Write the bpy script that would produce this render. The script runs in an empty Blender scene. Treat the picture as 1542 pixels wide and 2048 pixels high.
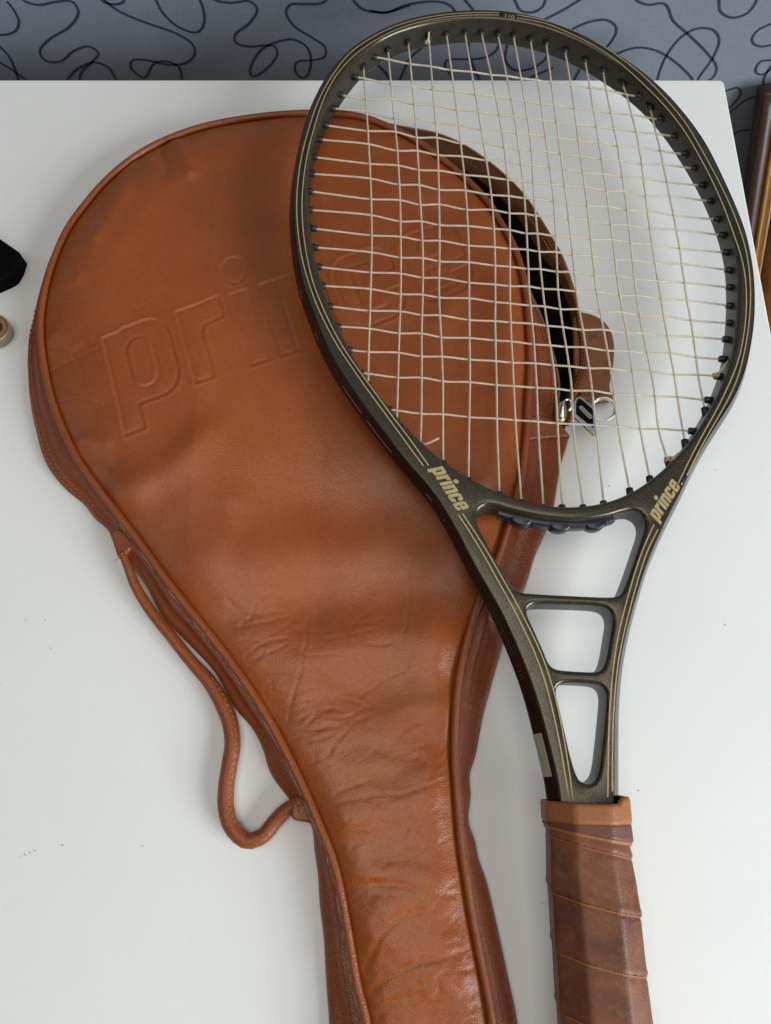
import bpy, bmesh, math, random
import numpy as np
from mathutils import Vector, Matrix
from mathutils.geometry import delaunay_2d_cdt, tessellate_polygon
random.seed(7); np.random.seed(7)
S = bpy.context.scene
C = S.collection

# ------------------------------------------------------------------ camera
CAM_H, PITCH, F_PX = 0.41, math.radians(19.0), 1540.0
cam = bpy.data.cameras.new('camera'); camo = bpy.data.objects.new('camera', cam); C.objects.link(camo)
camo.location = (0, 0, CAM_H); camo.rotation_euler = (PITCH, 0, 0)
cam.sensor_fit = 'VERTICAL'; cam.sensor_height = 24.0; cam.lens = 24.0*F_PX/2048.0
cam.clip_start = 0.01; cam.clip_end = 50
S.camera = camo
# ------------------------------------------------------------------ world + lamps (window light indoors)
w = bpy.data.worlds.new("World"); S.world = w; w.use_nodes = True
bg = w.node_tree.nodes['Background']; bg.inputs[0].default_value = (1.0, 0.97, 0.92, 1); bg.inputs[1].default_value = 0.085
def area(name, loc, target, sx, sy, power, col):
    l = bpy.data.lights.new(name, 'AREA'); l.shape = 'RECTANGLE'; l.size = sx; l.size_y = sy
    l.energy = power; l.color = col
    o = bpy.data.objects.new(name, l); C.objects.link(o); o.location = loc
    o.rotation_euler = (Vector(target)-Vector(loc)).to_track_quat('-Z', 'Y').to_euler()
    return o
area('window_light', (1.40, -0.85, 0.68), (0.0, 0.1, 0.0), 1.2, 0.9, 50, (0.90, 0.965, 1.0))
area('ceiling_bounce', (-0.15, -0.25, 2.3), (-0.15, -0.249, 0), 1.7, 1.6, 20, (1.0, 0.945, 0.86))
area('left_fill_light', (-1.7, 0.1, 1.0), (-0.1, 0.1, 0.0), 0.7, 0.9, 2.2, (0.86, 0.93, 1.0))  # weak cool fill, added for a slight sheen on the case's left rim
S.view_settings.view_transform = 'Standard'; S.view_settings.look = 'None'
S.view_settings.exposure = 0.0; S.view_settings.gamma = 1.0
S.render.engine = 'CYCLES'

# ------------------------------------------------------------------ pixel rays
FW = np.array([0, math.sin(PITCH), -math.cos(PITCH)]); UP = np.array([0, math.cos(PITCH), math.sin(PITCH)])
CAM = np.array([0, 0, CAM_H])
def ray(px, py):
    return FW + np.array([1., 0, 0])*((px-771)/F_PX) + UP*((1024-py)/F_PX)
def at(px, py, z=0.0):
    d = ray(px, py); return CAM + d*((z-CAM_H)/d[2])
def atxy(pts, z=0.0):
    return np.array([at(p[0], p[1], z)[:2] for p in pts])
# racket plane frame
AL = math.atan(0.0325)
R0 = np.array([0, 0, 0.0258]); RU = np.array([1., 0, 0]); RV = np.array([0, math.cos(AL), math.sin(AL)]); RN = np.array([0, -math.sin(AL), math.cos(AL)])
HT = 0.0095
def atP(px, py, off=0.0):
    d = ray(px, py); t = (off - RN.dot(CAM-R0))/RN.dot(d)
    X = CAM + d*t - R0
    return np.array([X.dot(RU), X.dot(RV)])
def PW(ab, wv=0.0):
    return R0 + RU*ab[0] + RV*ab[1] + RN*wv

# ------------------------------------------------------------------ curve tools
def catmull(pts, closed=False, n=12):
    P = [np.asarray(p, float) for p in pts]; m = len(P); out = []
    if not closed: P = [2*P[0]-P[1]] + P + [2*P[-1]-P[-2]]
    rng = range(m) if closed else range(1, m)
    for i in rng:
        p0, p1, p2, p3 = (P[(i-1) % m], P[i], P[(i+1) % m], P[(i+2) % m]) if closed else (P[i-1], P[i], P[i+1], P[i+2])
        t0 = 0; t1 = t0+max(np.linalg.norm(p1-p0), 1e-9)**.5; t2 = t1+max(np.linalg.norm(p2-p1), 1e-9)**.5; t3 = t2+max(np.linalg.norm(p3-p2), 1e-9)**.5
        for t in np.linspace(t1, t2, n, endpoint=False):
            A1 = (t1-t)/(t1-t0)*p0+(t-t0)/(t1-t0)*p1; A2 = (t2-t)/(t2-t1)*p1+(t-t1)/(t2-t1)*p2; A3 = (t3-t)/(t3-t2)*p2+(t-t2)/(t3-t2)*p3
            B1 = (t2-t)/(t2-t0)*A1+(t-t0)/(t2-t0)*A2; B2 = (t3-t)/(t3-t1)*A2+(t-t1)/(t3-t1)*A3
            out.append((t2-t)/(t2-t1)*B1+(t-t1)/(t2-t1)*B2)
    if not closed: out.append(P[-2])
    return np.array(out)
def resample(P, step=None, n=None, closed=False):
    P = np.asarray(P, float)
    if closed: P = np.vstack([P, P[:1]])
    s = np.concatenate([[0], np.cumsum(np.linalg.norm(np.diff(P, axis=0), axis=1))])
    if n is None: n = max(3, int(round(s[-1]/step))+(0 if closed else 1))
    q = np.linspace(0, s[-1], n+1)[:-1] if closed else np.linspace(0, s[-1], n)
    return np.stack([np.interp(q, s, P[:, k]) for k in range(P.shape[1])], 1)
def gsmooth(P, sig, closed=False):
    if sig <= 0: return P
    r = int(3*sig)+1; k = np.exp(-.5*(np.arange(-r, r+1)/sig)**2); k /= k.sum()
    P = np.asarray(P, float); one = P.ndim == 1
    if one: P = P[:, None]
    Q = np.vstack([P[-r:], P, P[:r]]) if closed else np.vstack([2*P[0]-P[r:0:-1], P, 2*P[-1]-P[-2:-r-2:-1]])
    out = np.stack([np.convolve(Q[:, j], k, 'valid') for j in range(P.shape[1])], 1)
    return out[:, 0] if one else out
def smooth_curve(pts, step, sig=0, closed=False):
    """sig in metres"""
    P = resample(catmull(pts, closed), step=step, closed=closed)
    return gsmooth(P, sig/step, closed)
def normals2(P, closed=False):
    if closed: T = np.roll(P, -1, 0)-np.roll(P, 1, 0)
    else: T = np.gradient(P, axis=0)
    T /= np.maximum(np.linalg.norm(T, axis=1, keepdims=True), 1e-12)
    return np.stack([T[:, 1], -T[:, 0]], 1)            # right of travel
def area2(P): x, y = P[:, 0], P[:, 1]; return .5*np.sum(x*np.roll(y, -1)-np.roll(x, -1)*y)
def ccw(P): return P if area2(P) > 0 else P[::-1]
def inside(Q, P):
    Q = np.asarray(Q); x, y = Q[:, 0], Q[:, 1]; r = np.zeros(len(Q), bool); m = len(P)
    for i in range(m):
        a, b = P[i], P[(i+1) % m]
        c = ((a[1] > y) != (b[1] > y))
        if a[1] != b[1]: r ^= c & (x < (b[0]-a[0])*(y-a[1])/(b[1]-a[1])+a[0])
    return r
def segdist(Q, A, B):
    """min distance of points Q to segments A->B"""
    d = np.full(len(Q), 1e9)
    for a, b in zip(A, B):
        e = b-a; L = max(e.dot(e), 1e-18); t = np.clip(((Q-a)@e)/L, 0, 1)
        d = np.minimum(d, np.linalg.norm(Q-a-t[:, None]*e, axis=1))
    return d
def polydist(Q, P, closed=False):
    P = np.asarray(P); return segdist(Q, P, np.roll(P, -1, 0)) if closed else segdist(Q, P[:-1], P[1:])

# ------------------------------------------------------------------ objects
def link_mesh(name, V, Fc, mat, parent=None, smooth=True, mats=None, midx=None):
    me = bpy.data.meshes.new(name)
    me.from_pydata([tuple(map(float, v)) for v in V], [], [tuple(int(i) for i in f) for f in Fc])
    me.update()
    for m in (mats or [mat]): me.materials.append(m)
    if midx is not None: me.polygons.foreach_set('material_index', np.asarray(midx, dtype=np.int32))
    if smooth: me.polygons.foreach_set('use_smooth', np.ones(len(me.polygons), bool))
    o = bpy.data.objects.new(name, me); C.objects.link(o)
    if parent is not None: attach(o, parent)
    return o
def attach(o, parent):
    def world_t(p):
        if p is None: return Vector((0, 0, 0))
        return world_t(p.parent)+p.matrix_parent_inverse.translation+p.location
    o.parent = parent; o.matrix_parent_inverse = Matrix.Translation(-world_t(parent))
def recalc(o):
    bm = bmesh.new(); bm.from_mesh(o.data); bmesh.ops.recalc_face_normals(bm, faces=bm.faces); bm.to_mesh(o.data); bm.free(); return o
def thing(name, label, cat, loc=(0, 0, 0)):
    o = bpy.data.objects.new(name, None); C.objects.link(o); o.location = loc; o.empty_display_size = .02
    o['label'] = label; o['category'] = cat; return o
class MB:
    def __init__(s): s.v = []; s.f = []; s.m = []
    def add(s, V, Fc, m=0):
        b = len(s.v); s.v += [tuple(map(float, v)) for v in V]; s.f += [tuple(int(i)+b for i in f) for f in Fc]; s.m += [m]*len(Fc)
    def build(s, name, mat, parent=None, smooth=True, mats=None):
        return recalc(link_mesh(name, s.v, s.f, mat, parent, smooth, mats, s.m if mats else None))
    def tube(s, P, r, n=8, closed=False, caps=True, m=0, flat=1.0):
        P = np.asarray(P, float); k = len(P); R = np.full(k, r) if np.isscalar(r) else np.asarray(r)
        T = (np.roll(P, -1, 0)-np.roll(P, 1, 0)) if closed else np.gradient(P, axis=0)
        T /= np.maximum(np.linalg.norm(T, axis=1, keepdims=True), 1e-12)
        V = []
        for p, t, rr in zip(P, T, R):
            a = np.cross(t, [0, 0, 1.]); la = np.linalg.norm(a)
            a = np.array([1., 0, 0]) if la < 1e-6 else a/la
            b = np.cross(a, t)
            for j in range(n):
                th = 2*math.pi*j/n; V.append(p+a*math.cos(th)*rr+b*math.sin(th)*rr*flat)
        Fc = []
        for i in range(k if closed else k-1):
            i2 = (i+1) % k
            for j in range(n): Fc.append((i*n+j, i*n+(j+1) % n, i2*n+(j+1) % n, i2*n+j))
        if caps and not closed: Fc += [tuple(range(n))[::-1], tuple((k-1)*n+j for j in range(n))]
        s.add(V, Fc, m)
    def ruled(s, rows, closed=False, m=0):
        rows = [np.asarray(r) for r in rows]; k = len(rows[0]); V = np.vstack(rows); Fc = []
        for a in range(len(rows)-1):
            for i in range(k if closed else k-1):
                j = (i+1) % k; Fc.append((a*k+i, a*k+j, (a+1)*k+j, (a+1)*k+i))
        s.add(V, Fc, m)
    def poly(s, loops3, m=0):
        """planar polygon with holes; loops of 3-D points"""
        V = [p for l in loops3 for p in l]
        s.add(V, tessellate_polygon([[Vector(p) for p in l] for l in loops3]), m)
    def prism(s, P2, z0, z1, ev=0.0, m=0):
        P2 = ccw(np.asarray(P2, float)); n = len(P2)
        N = normals2(P2, True); rows = []
        if ev > 0: lev = [(z0, 0), (z1-ev, 0), (z1-ev*.3, -ev*.3), (z1, -ev)]
        else: lev = [(z0, 0), (z1, 0)]
        for z, o in lev: rows.append(np.c_[P2+N*o, np.full(n, z)])
        s.ruled(rows, True, m); s.poly([rows[-1]], m); s.poly([rows[0][::-1]], m)
    def box(s, c, ax, ay, az, m=0):
        c, ax, ay, az = map(np.asarray, (c, ax, ay, az))
        V = [c+i*ax+j*ay+k*az for k in (-1, 1) for j in (-1, 1) for i in (-1, 1)]
        s.add(V, [(0, 2, 3, 1), (4, 5, 7, 6), (0, 1, 5, 4), (2, 6, 7, 3), (0, 4, 6, 2), (1, 3, 7, 5)], m)

# ------------------------------------------------------------------ materials
def nt(name):
    m = bpy.data.materials.new(name); m.use_nodes = True; t = m.node_tree; b = t.nodes['Principled BSDF']
    tc = t.nodes.new('ShaderNodeTexCoord'); return m, t, b, tc.outputs['Object']
def noise(t, co, scale, detail=4, rough=.55, dist=0.0, vec=None):
    n = t.nodes.new('ShaderNodeTexNoise'); n.inputs['Scale'].default_value = scale; n.inputs['Detail'].default_value = detail
    n.inputs['Roughness'].default_value = rough; n.inputs['Distortion'].default_value = dist
    if vec is not None:
        mp = t.nodes.new('ShaderNodeMapping'); mp.inputs['Scale'].default_value = vec; t.links.new(co, mp.inputs[0]); co = mp.outputs[0]
    t.links.new(co, n.inputs['Vector']); return n.outputs['Fac']
def ramp(t, fac, stops):
    r = t.nodes.new('ShaderNodeValToRGB'); e = r.color_ramp.elements
    while len(e) < len(stops): e.new(.5)
    for k, (p, c) in enumerate(stops): e[k].position = p; e[k].color = (*c, 1) if len(c) == 3 else c
    t.links.new(fac, r.inputs[0]); return r.outputs[0]
def mixc(t, fac, a, b, mode='MIX'):
    n = t.nodes.new('ShaderNodeMix'); n.data_type = 'RGBA'; n.blend_type = mode
    for sock, v in ((n.inputs[0], fac), (n.inputs[6], a), (n.inputs[7], b)):
        if hasattr(v, 'links'): t.links.new(v, sock)
        else: sock.default_value = v if not isinstance(v, tuple) else (*v, 1)[:4]
    return n.outputs[2]
def bump(t, b, h, dist, strength=1.0, prev=None):
    n = t.nodes.new('ShaderNodeBump'); n.inputs['Distance'].default_value = dist; n.inputs['Strength'].default_value = strength
    t.links.new(h, n.inputs['Height'])
    if prev is not None: t.links.new(prev, n.inputs['Normal'])
    t.links.new(n.outputs[0], b.inputs['Normal']); return n.outputs[0]
def simple(name, col, rough=.5, metal=0.0, spec=.5, coat=0.0, var=0.0, vs=60, bumpd=0, bs=900):
    m, t, b, co = nt(name)
    b.inputs['Roughness'].default_value = rough; b.inputs['Metallic'].default_value = metal
    b.inputs['Specular IOR Level'].default_value = spec; b.inputs['Coat Weight'].default_value = coat; b.inputs['Coat Roughness'].default_value = .08
    if var > 0:
        f = noise(t, co, vs, 5, .6)
        t.links.new(ramp(t, f, [(.3, tuple(c*(1-var) for c in col)), (.7, tuple(min(1, c*(1+var)) for c in col))]), b.inputs['Base Color'])
    else: b.inputs['Base Color'].default_value = (*col, 1)
    if bumpd: bump(t, b, noise(t, co, bs, 3), bumpd)
    return m
def leather(name, col, rough=.31, scuff=.25, grain=1.0):
    m, t, b, co = nt(name)
    dark = tuple(c*.80 for c in col); light = tuple(min(1, c*1.14) for c in col)
    c1 = ramp(t, noise(t, co, 14, 6, .6, .4), [(.3, dark), (.7, light)])
    c2 = mixc(t, .35, c1, ramp(t, noise(t, co, 420, 3, .6), [(.35, dark), (.65, light)]))
    # scuffs and pale nicks where the finish is rubbed off
    sc = ramp(t, noise(t, co, 300, 3, .75, .6), [(.65, (0, 0, 0)), (.74, (1, 1, 1))])
    msk = ramp(t, noise(t, co, 38, 2, .5), [(.55, (0, 0, 0)), (.7, (scuff, scuff, scuff))])
    f = mixc(t, 1.0, sc, msk, 'MULTIPLY')
    t.links.new(mixc(t, f, c2, (0.56, 0.36, 0.24)), b.inputs['Base Color'])
    t.links.new(ramp(t, noise(t, co, 30, 4, .6), [(.3, (rough-.05,)*3), (.7, (rough+.1,)*3)]), b.inputs['Roughness'])
    b.inputs['Specular IOR Level'].default_value = .5
    v = t.nodes.new('ShaderNodeTexVoronoi'); v.feature = 'DISTANCE_TO_EDGE'; v.inputs['Scale'].default_value = 950
    t.links.new(co, v.inputs['Vector'])
    p = bump(t, b, noise(t, co, 1500, 2, .5), 0.00012*grain)
    p = bump(t, b, v.outputs['Distance'], 0.00025*grain, 1.0, p)
    # long fine creases
    cr = t.nodes.new('ShaderNodeMath'); cr.operation = 'ABSOLUTE'
    sb = t.nodes.new('ShaderNodeMath'); sb.operation = 'SUBTRACT'; sb.inputs[1].default_value = .5
    t.links.new(noise(t, co, 34, 3, .5, 1.2, (.55, 1.9, 1.0)), sb.inputs[0]); t.links.new(sb.outputs[0], cr.inputs[0])
    ln = ramp(t, cr.outputs[0], [(0.0, (0, 0, 0)), (.018, (1, 1, 1))])
    mk = ramp(t, noise(t, co, 16, 2, .5), [(.52, (0, 0, 0)), (.62, (1, 1, 1))])
    inv = mixc(t, mk, (1.0, 1.0, 1.0), ln)
    bump(t, b, inv, 0.00010*grain, .35, p)
    return m
M = {}
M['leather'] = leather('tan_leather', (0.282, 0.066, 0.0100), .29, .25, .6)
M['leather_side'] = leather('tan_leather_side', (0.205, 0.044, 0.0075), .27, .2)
M['leather_edge'] = leather('tan_leather_piping', (0.235, 0.053, 0.010), .30, .75)
M['leather_tab'] = leather('tan_leather_tab', (0.20, 0.070, 0.022), .36, .1)
M['thread'] = simple('thread', (0.30, 0.115, 0.036), .7)
M['lining'] = simple('black_lining', (0.004, 0.0032, 0.003), .95, spec=0.0)
M['tape'] = simple('zip_tape', (0.085, 0.030, 0.011), .75, spec=.15, var=.25, vs=500, bumpd=.0002, bs=2500)
M['steel'] = simple('nickel', (0.72, 0.72, 0.70), .16, 1.0, bumpd=.00003, bs=600)
M['brass'] = simple('brass', (0.60, 0.48, 0.22), .3, 1.0)
M['teeth'] = simple('zip_teeth', (0.30, 0.22, 0.13), .4, .6)
M['navy'] = simple('navy_enamel', (0.0016, 0.0024, 0.008), .3, spec=.12)
M['string'] = simple('string', (0.82, 0.73, 0.59), .34, var=.13, vs=220, spec=.4)
M['string'].node_tree.nodes['Principled BSDF'].inputs['Transmission Weight'].default_value = .55
M['loop'] = simple('dark_string', (0.13, 0.10, 0.065), .45)  # darker grey-brown string colour for the outer loops
M['knot'] = simple('string_knot', (0.52, 0.42, 0.20), .5, var=.2, vs=400)
M['black'] = simple('black_plastic', (0.012, 0.011, 0.013), .42, bumpd=.00005)
M['blackblue'] = simple('slate_plastic', (0.012, 0.014, 0.019), .33, bumpd=.00006)
M['gold'] = simple('gold_print', (0.40, 0.315, 0.15), .5, .1, var=.15, vs=300)
M['dullgold'] = simple('dull_gold_print', (0.050, 0.030, 0.012), .5, .2, var=.3, vs=900)
# metallic bronze lacquer with flake
m, t, b, co = nt('bronze_lacquer')
fl = noise(t, co, 1700, 2, .85)
base = ramp(t, fl, [(.36, (0.036, 0.030, 0.018)), (.55, (0.054, 0.045, 0.027)), (.74, (0.18, 0.148, 0.088))])
t.links.new(base, b.inputs['Base Color']); b.inputs['Metallic'].default_value = .6; b.inputs['Roughness'].default_value = .28
b.inputs['Coat Weight'].default_value = .35; b.inputs['Coat Roughness'].default_value = .12
bump(t, b, noise(t, co, 2200, 2, .7), .00002); M['bronze'] = m
m, t, b, co = nt('shaded_bronze_wall')  # darker copy of the bronze; shade of the inner walls is in its colour
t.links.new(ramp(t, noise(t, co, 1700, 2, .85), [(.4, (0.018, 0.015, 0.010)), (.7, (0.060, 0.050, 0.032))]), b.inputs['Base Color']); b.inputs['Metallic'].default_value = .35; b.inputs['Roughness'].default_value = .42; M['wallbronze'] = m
m, t, b, co = nt('maroon_lacquer')
t.links.new(ramp(t, noise(t, co, 1800, 2, .7), [(.4, (0.007, 0.004, 0.004)), (.75, (0.020, 0.011, 0.010))]), b.inputs['Base Color'])
b.inputs['Metallic'].default_value = .1; b.inputs['Roughness'].default_value = .16; b.inputs['Specular IOR Level'].default_value = .3
bump(t, b, noise(t, co, 60, 3, .5), .0002, .5); M['maroon'] = m
# grip leather
m, t, b, co = nt('grip_leather')
wear = noise(t, co, 42, 5, .62, .5)
c = ramp(t, wear, [(.34, (0.085, 0.023, 0.009)), (.52, (0.170, 0.052, 0.018)), (.66, (0.26, 0.094, 0.034))])
c = mixc(t, ramp(t, noise(t, co, 95, 4, .7), [(.60, (0, 0, 0)), (.78, (.55, .55, .55))]), c, (0.26, 0.145, 0.08))
c = mixc(t, .3, c, ramp(t, noise(t, co, 700, 3, .6), [(.3, (0.06, 0.02, 0.012)), (.7, (0.16, 0.06, 0.03))]))
t.links.new(c, b.inputs['Base Color']); t.links.new(ramp(t, wear, [(.3, (.33,)*3), (.7, (.55,)*3)]), b.inputs['Roughness'])
b.inputs['Specular IOR Level'].default_value = .3; bump(t, b, noise(t, co, 900, 3), .00015); M['grip'] = m
M['gripdark'] = leather('grip_strip', (0.105, 0.027, 0.013), .5, .1, .7)
M['griptan'] = leather('grip_band', (0.255, 0.083, 0.016), .45, .1, .7)
# table
m, t, b, co = nt('white_laminate')
t.links.new(ramp(t, noise(t, co, 5, 5, .6), [(.3, (0.735, 0.735, 0.715)), (.7, (0.775, 0.775, 0.76))]), b.inputs['Base Color'])
cw = b.inputs['Base Color'].links[0].from_socket
sm1 = ramp(t, noise(t, co, 26, 5, .7, .8, (1, .35, 1)), [(.60, (0, 0, 0)), (.80, (.10, .10, .10))])
sm2 = ramp(t, noise(t, co, 150, 3, .6, 2.5, (.12, 1, 1)), [(.735, (0, 0, 0)), (.76, (.16, .16, .16))])
cw = mixc(t, sm1, cw, (0.42, 0.40, 0.36)); t.links.new(mixc(t, sm2, cw, (0.30, 0.29, 0.27)), b.inputs['Base Color'])
t.links.new(ramp(t, noise(t, co, 18, 5, .65), [(.3, (.36,)*3), (.7, (.52,)*3)]), b.inputs['Roughness']); b.inputs['Specular IOR Level'].default_value = .35
bump(t, b, noise(t, co, 260, 3, .5), .00006); M['white'] = m
M['edge'] = simple('white_edge', (0.70, 0.70, 0.69), .5)
# wallpaper ground: blue grey with a fine textile weave
m, t, b, co = nt('blue_wallpaper')
wv = mixc(t, .5, ramp(t, noise(t, co, 900, 2, .6, 0, (1, 1, .08)), [(.3, (0, 0, 0)), (.7, (1, 1, 1))]), ramp(t, noise(t, co, 900, 2, .6, 0, (.08, 1, 1)), [(.3, (0, 0, 0)), (.7, (1, 1, 1))]))
c = mixc(t, wv, (0.158, 0.184, 0.226), (0.213, 0.242, 0.284))
c = mixc(t, ramp(t, noise(t, co, 9, 4, .6), [(.3, (0, 0, 0)), (.7, (.5, .5, .5))]), c, (0.15, 0.15, 0.18))
t.links.new(c, b.inputs['Base Color']); b.inputs['Roughness'].default_value = .7; bump(t, b, wv, .00012); M['wall'] = m
M['squig'] = simple('wallpaper_ink', (0.028, 0.034, 0.058), .6, var=.3, vs=700)
m, t, b, co = nt('floor_boards')
t.links.new(ramp(t, noise(t, co, 6, 6, .6, .6, (.3, 5, 1)), [(.3, (0.10, 0.055, 0.03)), (.7, (0.17, 0.10, 0.055))]), b.inputs['Base Color']); b.inputs['Roughness'].default_value = .5; M['floor'] = m
m, t, b, co = nt('dark_wood')
t.links.new(ramp(t, noise(t, co, 26, 6, .65, 1.0, (5, 1, 1)), [(.3, (0.022, 0.009, 0.006)), (.7, (0.060, 0.024, 0.013))]), b.inputs['Base Color']); b.inputs['Roughness'].default_value = .4; M['darkwood'] = m
m, t, b, co = nt('honey_wood')
t.links.new(ramp(t, noise(t, co, 30, 6, .65, 1.0, (6, 1, 1)), [(.3, (0.20, 0.085, 0.022)), (.7, (0.40, 0.20, 0.06))]), b.inputs['Base Color']); b.inputs['Roughness'].default_value = .35; M['honey'] = m
M['amber'] = simple('amber', (0.28, 0.115, 0.035), .3, coat=.5, var=.25, vs=120)
M['pale'] = simple('pale_rim', (0.23, 0.18, 0.115), .25, .1)
M['blackmatte'] = simple('black_gloss_box', (0.0012, 0.0012, 0.0015), .7, spec=.06)
M['canvas'] = simple('print', (0.30, 0.26, 0.20), .7, var=.3, vs=20)

# ================================================================== SETTING
TX0, TX1, TY0, TY1, WY = -1.05, 0.2362, -0.34, 0.4605, 0.530
TABLE_Z = -0.74
wall = MB(); wall.box((0, WY+.05, .65), (2.6, 0, 0), (0, .05, 0), (0, 0, 1.4)); wallo = wall.build('wall', M['wall'], smooth=False); wallo['kind'] = 'structure'
fl_ = MB(); fl_.box((0, -.9, TABLE_Z-.03), (2.6, 0, 0), (0, 1.45, 0), (0, 0, .03)); fo = fl_.build('floor', M['floor'], smooth=False); fo['kind'] = 'structure'
tb = thing('table', 'white laminate table carrying the racket and the brown case, its far edge against the wall', 'table', (-.4, .05, TABLE_Z))
def rounded_rect(x0, y0, x1, y1, r, n=6):
    out = []
    for cx, cy, a0 in ((x1-r, y1-r, 0), (x0+r, y1-r, 90), (x0+r, y0+r, 180), (x1-r, y0+r, 270)):
        for k in range(n+1):
            a = math.radians(a0+90*k/n); out.append((cx+r*math.cos(a), cy+r*math.sin(a)))
    return np.array(out)
q = MB(); q.prism(rounded_rect(TX0, TY0, TX1, TY1, .004), -.024, 0, .0012); to = q.build('tabletop', M['white'], tb)
for x in (TX0+.05, TX1-.05):
    for y in (TY0+.05, TY1-.05):
        q = MB(); q.box((x, y, TABLE_Z/2-.012), (.022, 0, 0), (0, .022, 0), (0, 0, -TABLE_Z/2-.012)); q.build('leg', M['edge'], tb, False)
for y, hy in ((TY0+.05, .009), (TY1-.05, .009)):
    q = MB(); q.box(((TX0+TX1)/2, y, -.065), ((TX1-TX0)/2-.073, 0, 0), (0, hy, 0), (0, 0, .0405)); q.build('apron', M['edge'], tb, False)

# wallpaper squiggles, drawn as flat print on the wall
def on_wall(px, py):
    d = ray(px, py); tt = WY/d[1]; X = CAM+d*tt; return np.array([X[0], X[2]])
SQ = [(2, 0, [[(30,5),(60,45),(77,85),(60,125),(0,138),(-60,120)],
 [(60,-60),(95,0),(150,18),(230,5),(290,5),(315,45),(280,105),(200,155),(160,205),(180,240),(240,245),(300,200),(360,185),(395,210),(370,245),(325,290),(318,340)],
 [(-60,150),(0,185),(40,230),(65,290),(80,340)], [(-60,200),(0,248),(60,285),(120,330)],
 [(255,345),(270,318),(310,275),(380,248),(430,265),(465,318),(475,345)],
 [(395,-20),(410,3),(440,15),(490,10),(505,-20)],
 [(400,-30),(420,0),(480,45),(600,95),(700,130),(770,175),(780,215),(745,250),(680,258),(590,240),(530,240),(525,270),(575,310),(620,250),(670,245),(715,265),(728,318),(728,345)],
 [(600,-60),(625,0),(660,60),(720,110),(790,128),(818,90),(810,20),(795,-10),(770,-60)],
 [(800,-40),(865,0),(930,10),(1000,3),(1030,35),(1000,90),(940,140),(945,170),(1000,185),(1060,180),(1100,185),(1110,215),(1060,280),(1010,305),(1000,290),(1010,250),(1050,195),(1120,163),(1180,158),(1230,190),(1245,240),(1230,300),(1210,312),(1180,280),(1190,245),(1250,240),(1300,225),(1300,185),(1250,150),(1180,105),(1145,50),(1160,18),(1220,15),(1290,10),(1330,-30)],
 [(1390,-50),(1415,0),(1450,35),(1542,48),(1640,20)]]),
 (2, 771, [[(-60,40),(0,50),(80,20),(180,5),(250,15),(285,60),(250,100)], [(280,-60),(320,0),(345,30),(375,70)],
 [(490,-40),(518,0),(540,40),(590,48),(630,25),(640,0),(640,-40)], [(840,-40),(775,0),(700,45),(600,95)],
 [(700,150),(750,115),(820,85),(890,80),(925,115),(900,170),(850,220)], [(880,245),(925,215),(1000,190),(1080,200),(1150,240),(1220,305),(1240,340)],
 [(980,-40),(1005,0),(1050,18),(1110,12),(1128,25),(1150,80),(1210,135),(1290,215),(1325,270),(1310,310),(1270,330)],
 [(1085,340),(1090,310),(1120,230),(1180,150),(1240,115),(1310,118),(1335,160),(1310,230),(1255,308),(1240,340)],
 [(1330,-30),(1335,0),(1340,45),(1390,70),(1450,50),(1485,0),(1490,-40)], [(1640,60),(1542,95),(1490,120),(1465,160),(1500,185),(1600,165)],
 [(1640,230),(1542,240),(1500,245),(1480,285),(1510,298),(1542,275),(1600,240)],
 [(1330,380),(1370,360),(1410,350),(1420,375),(1385,420),(1350,450)], [(1370,455),(1440,400),(1500,375),(1510,360),(1515,310),(1542,265),(1580,220)],
 [(1370,560),(1410,525),(1470,515),(1520,480)],
 [(55,325),(70,290),(100,230),(160,180)], [(20,325),(0,290),(-40,250)],
 [(270,325),(262,295),(238,265),(245,240),(290,235),(360,235),(420,220),(450,190),(455,150)], [(338,150),(332,200),(350,260),(380,325)],
 [(490,150),(485,190),(480,240),(520,280),(590,270),(640,235),(660,190)], [(530,330),(600,300),(670,270)], [(750,330),(775,280),(800,240)]])]
def ribbon_wall(P, wdt=.0018):
    P = np.asarray(P); N = normals2(P); y = WY-.0004
    a, b2 = P+N*wdt/2, P-N*wdt/2
    q = MB(); q.ruled([np.c_[a[:, 0], np.full(len(a), y), a[:, 1]], np.c_[b2[:, 0], np.full(len(a), y), b2[:, 1]]])
    q.build('printed_squiggle', M['squig'], wallo, False)
for sc, ox, L in SQ:
    for c_ in L:
        P = [on_wall(ox+x/sc, y/sc) for x, y in c_]
        ribbon_wall(resample(catmull(P), step=.003))
for gx in range(-10, 11):                       # the same print goes on above and below what the photograph shows
    for gz in range(0, 16):
        cx, cz = gx*.19+random.uniform(-.05, .05), -.62+gz*.16+random.uniform(-.04, .04)
        if abs(cx) < .52 and -.24 < cz < .17: continue
        a = random.uniform(0, 6.28); P = [np.array([cx, cz])]
        for k in range(12):
            a += random.uniform(-1.35, 1.35); P.append(P[-1]+.036*np.array([math.cos(a), math.sin(a)]))
        P = np.array(P); vis = (abs(P[:, 0]) < .42) & (P[:, 1] > -.26) & (P[:, 1] < .17); P = P[:int(np.argmax(vis))] if vis.any() else P; P = P[(P[:, 1] > -.72) & (P[:, 1] < 2.0)]
        if len(P) > 3: ribbon_wall(resample(catmull(P), step=.005))

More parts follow.
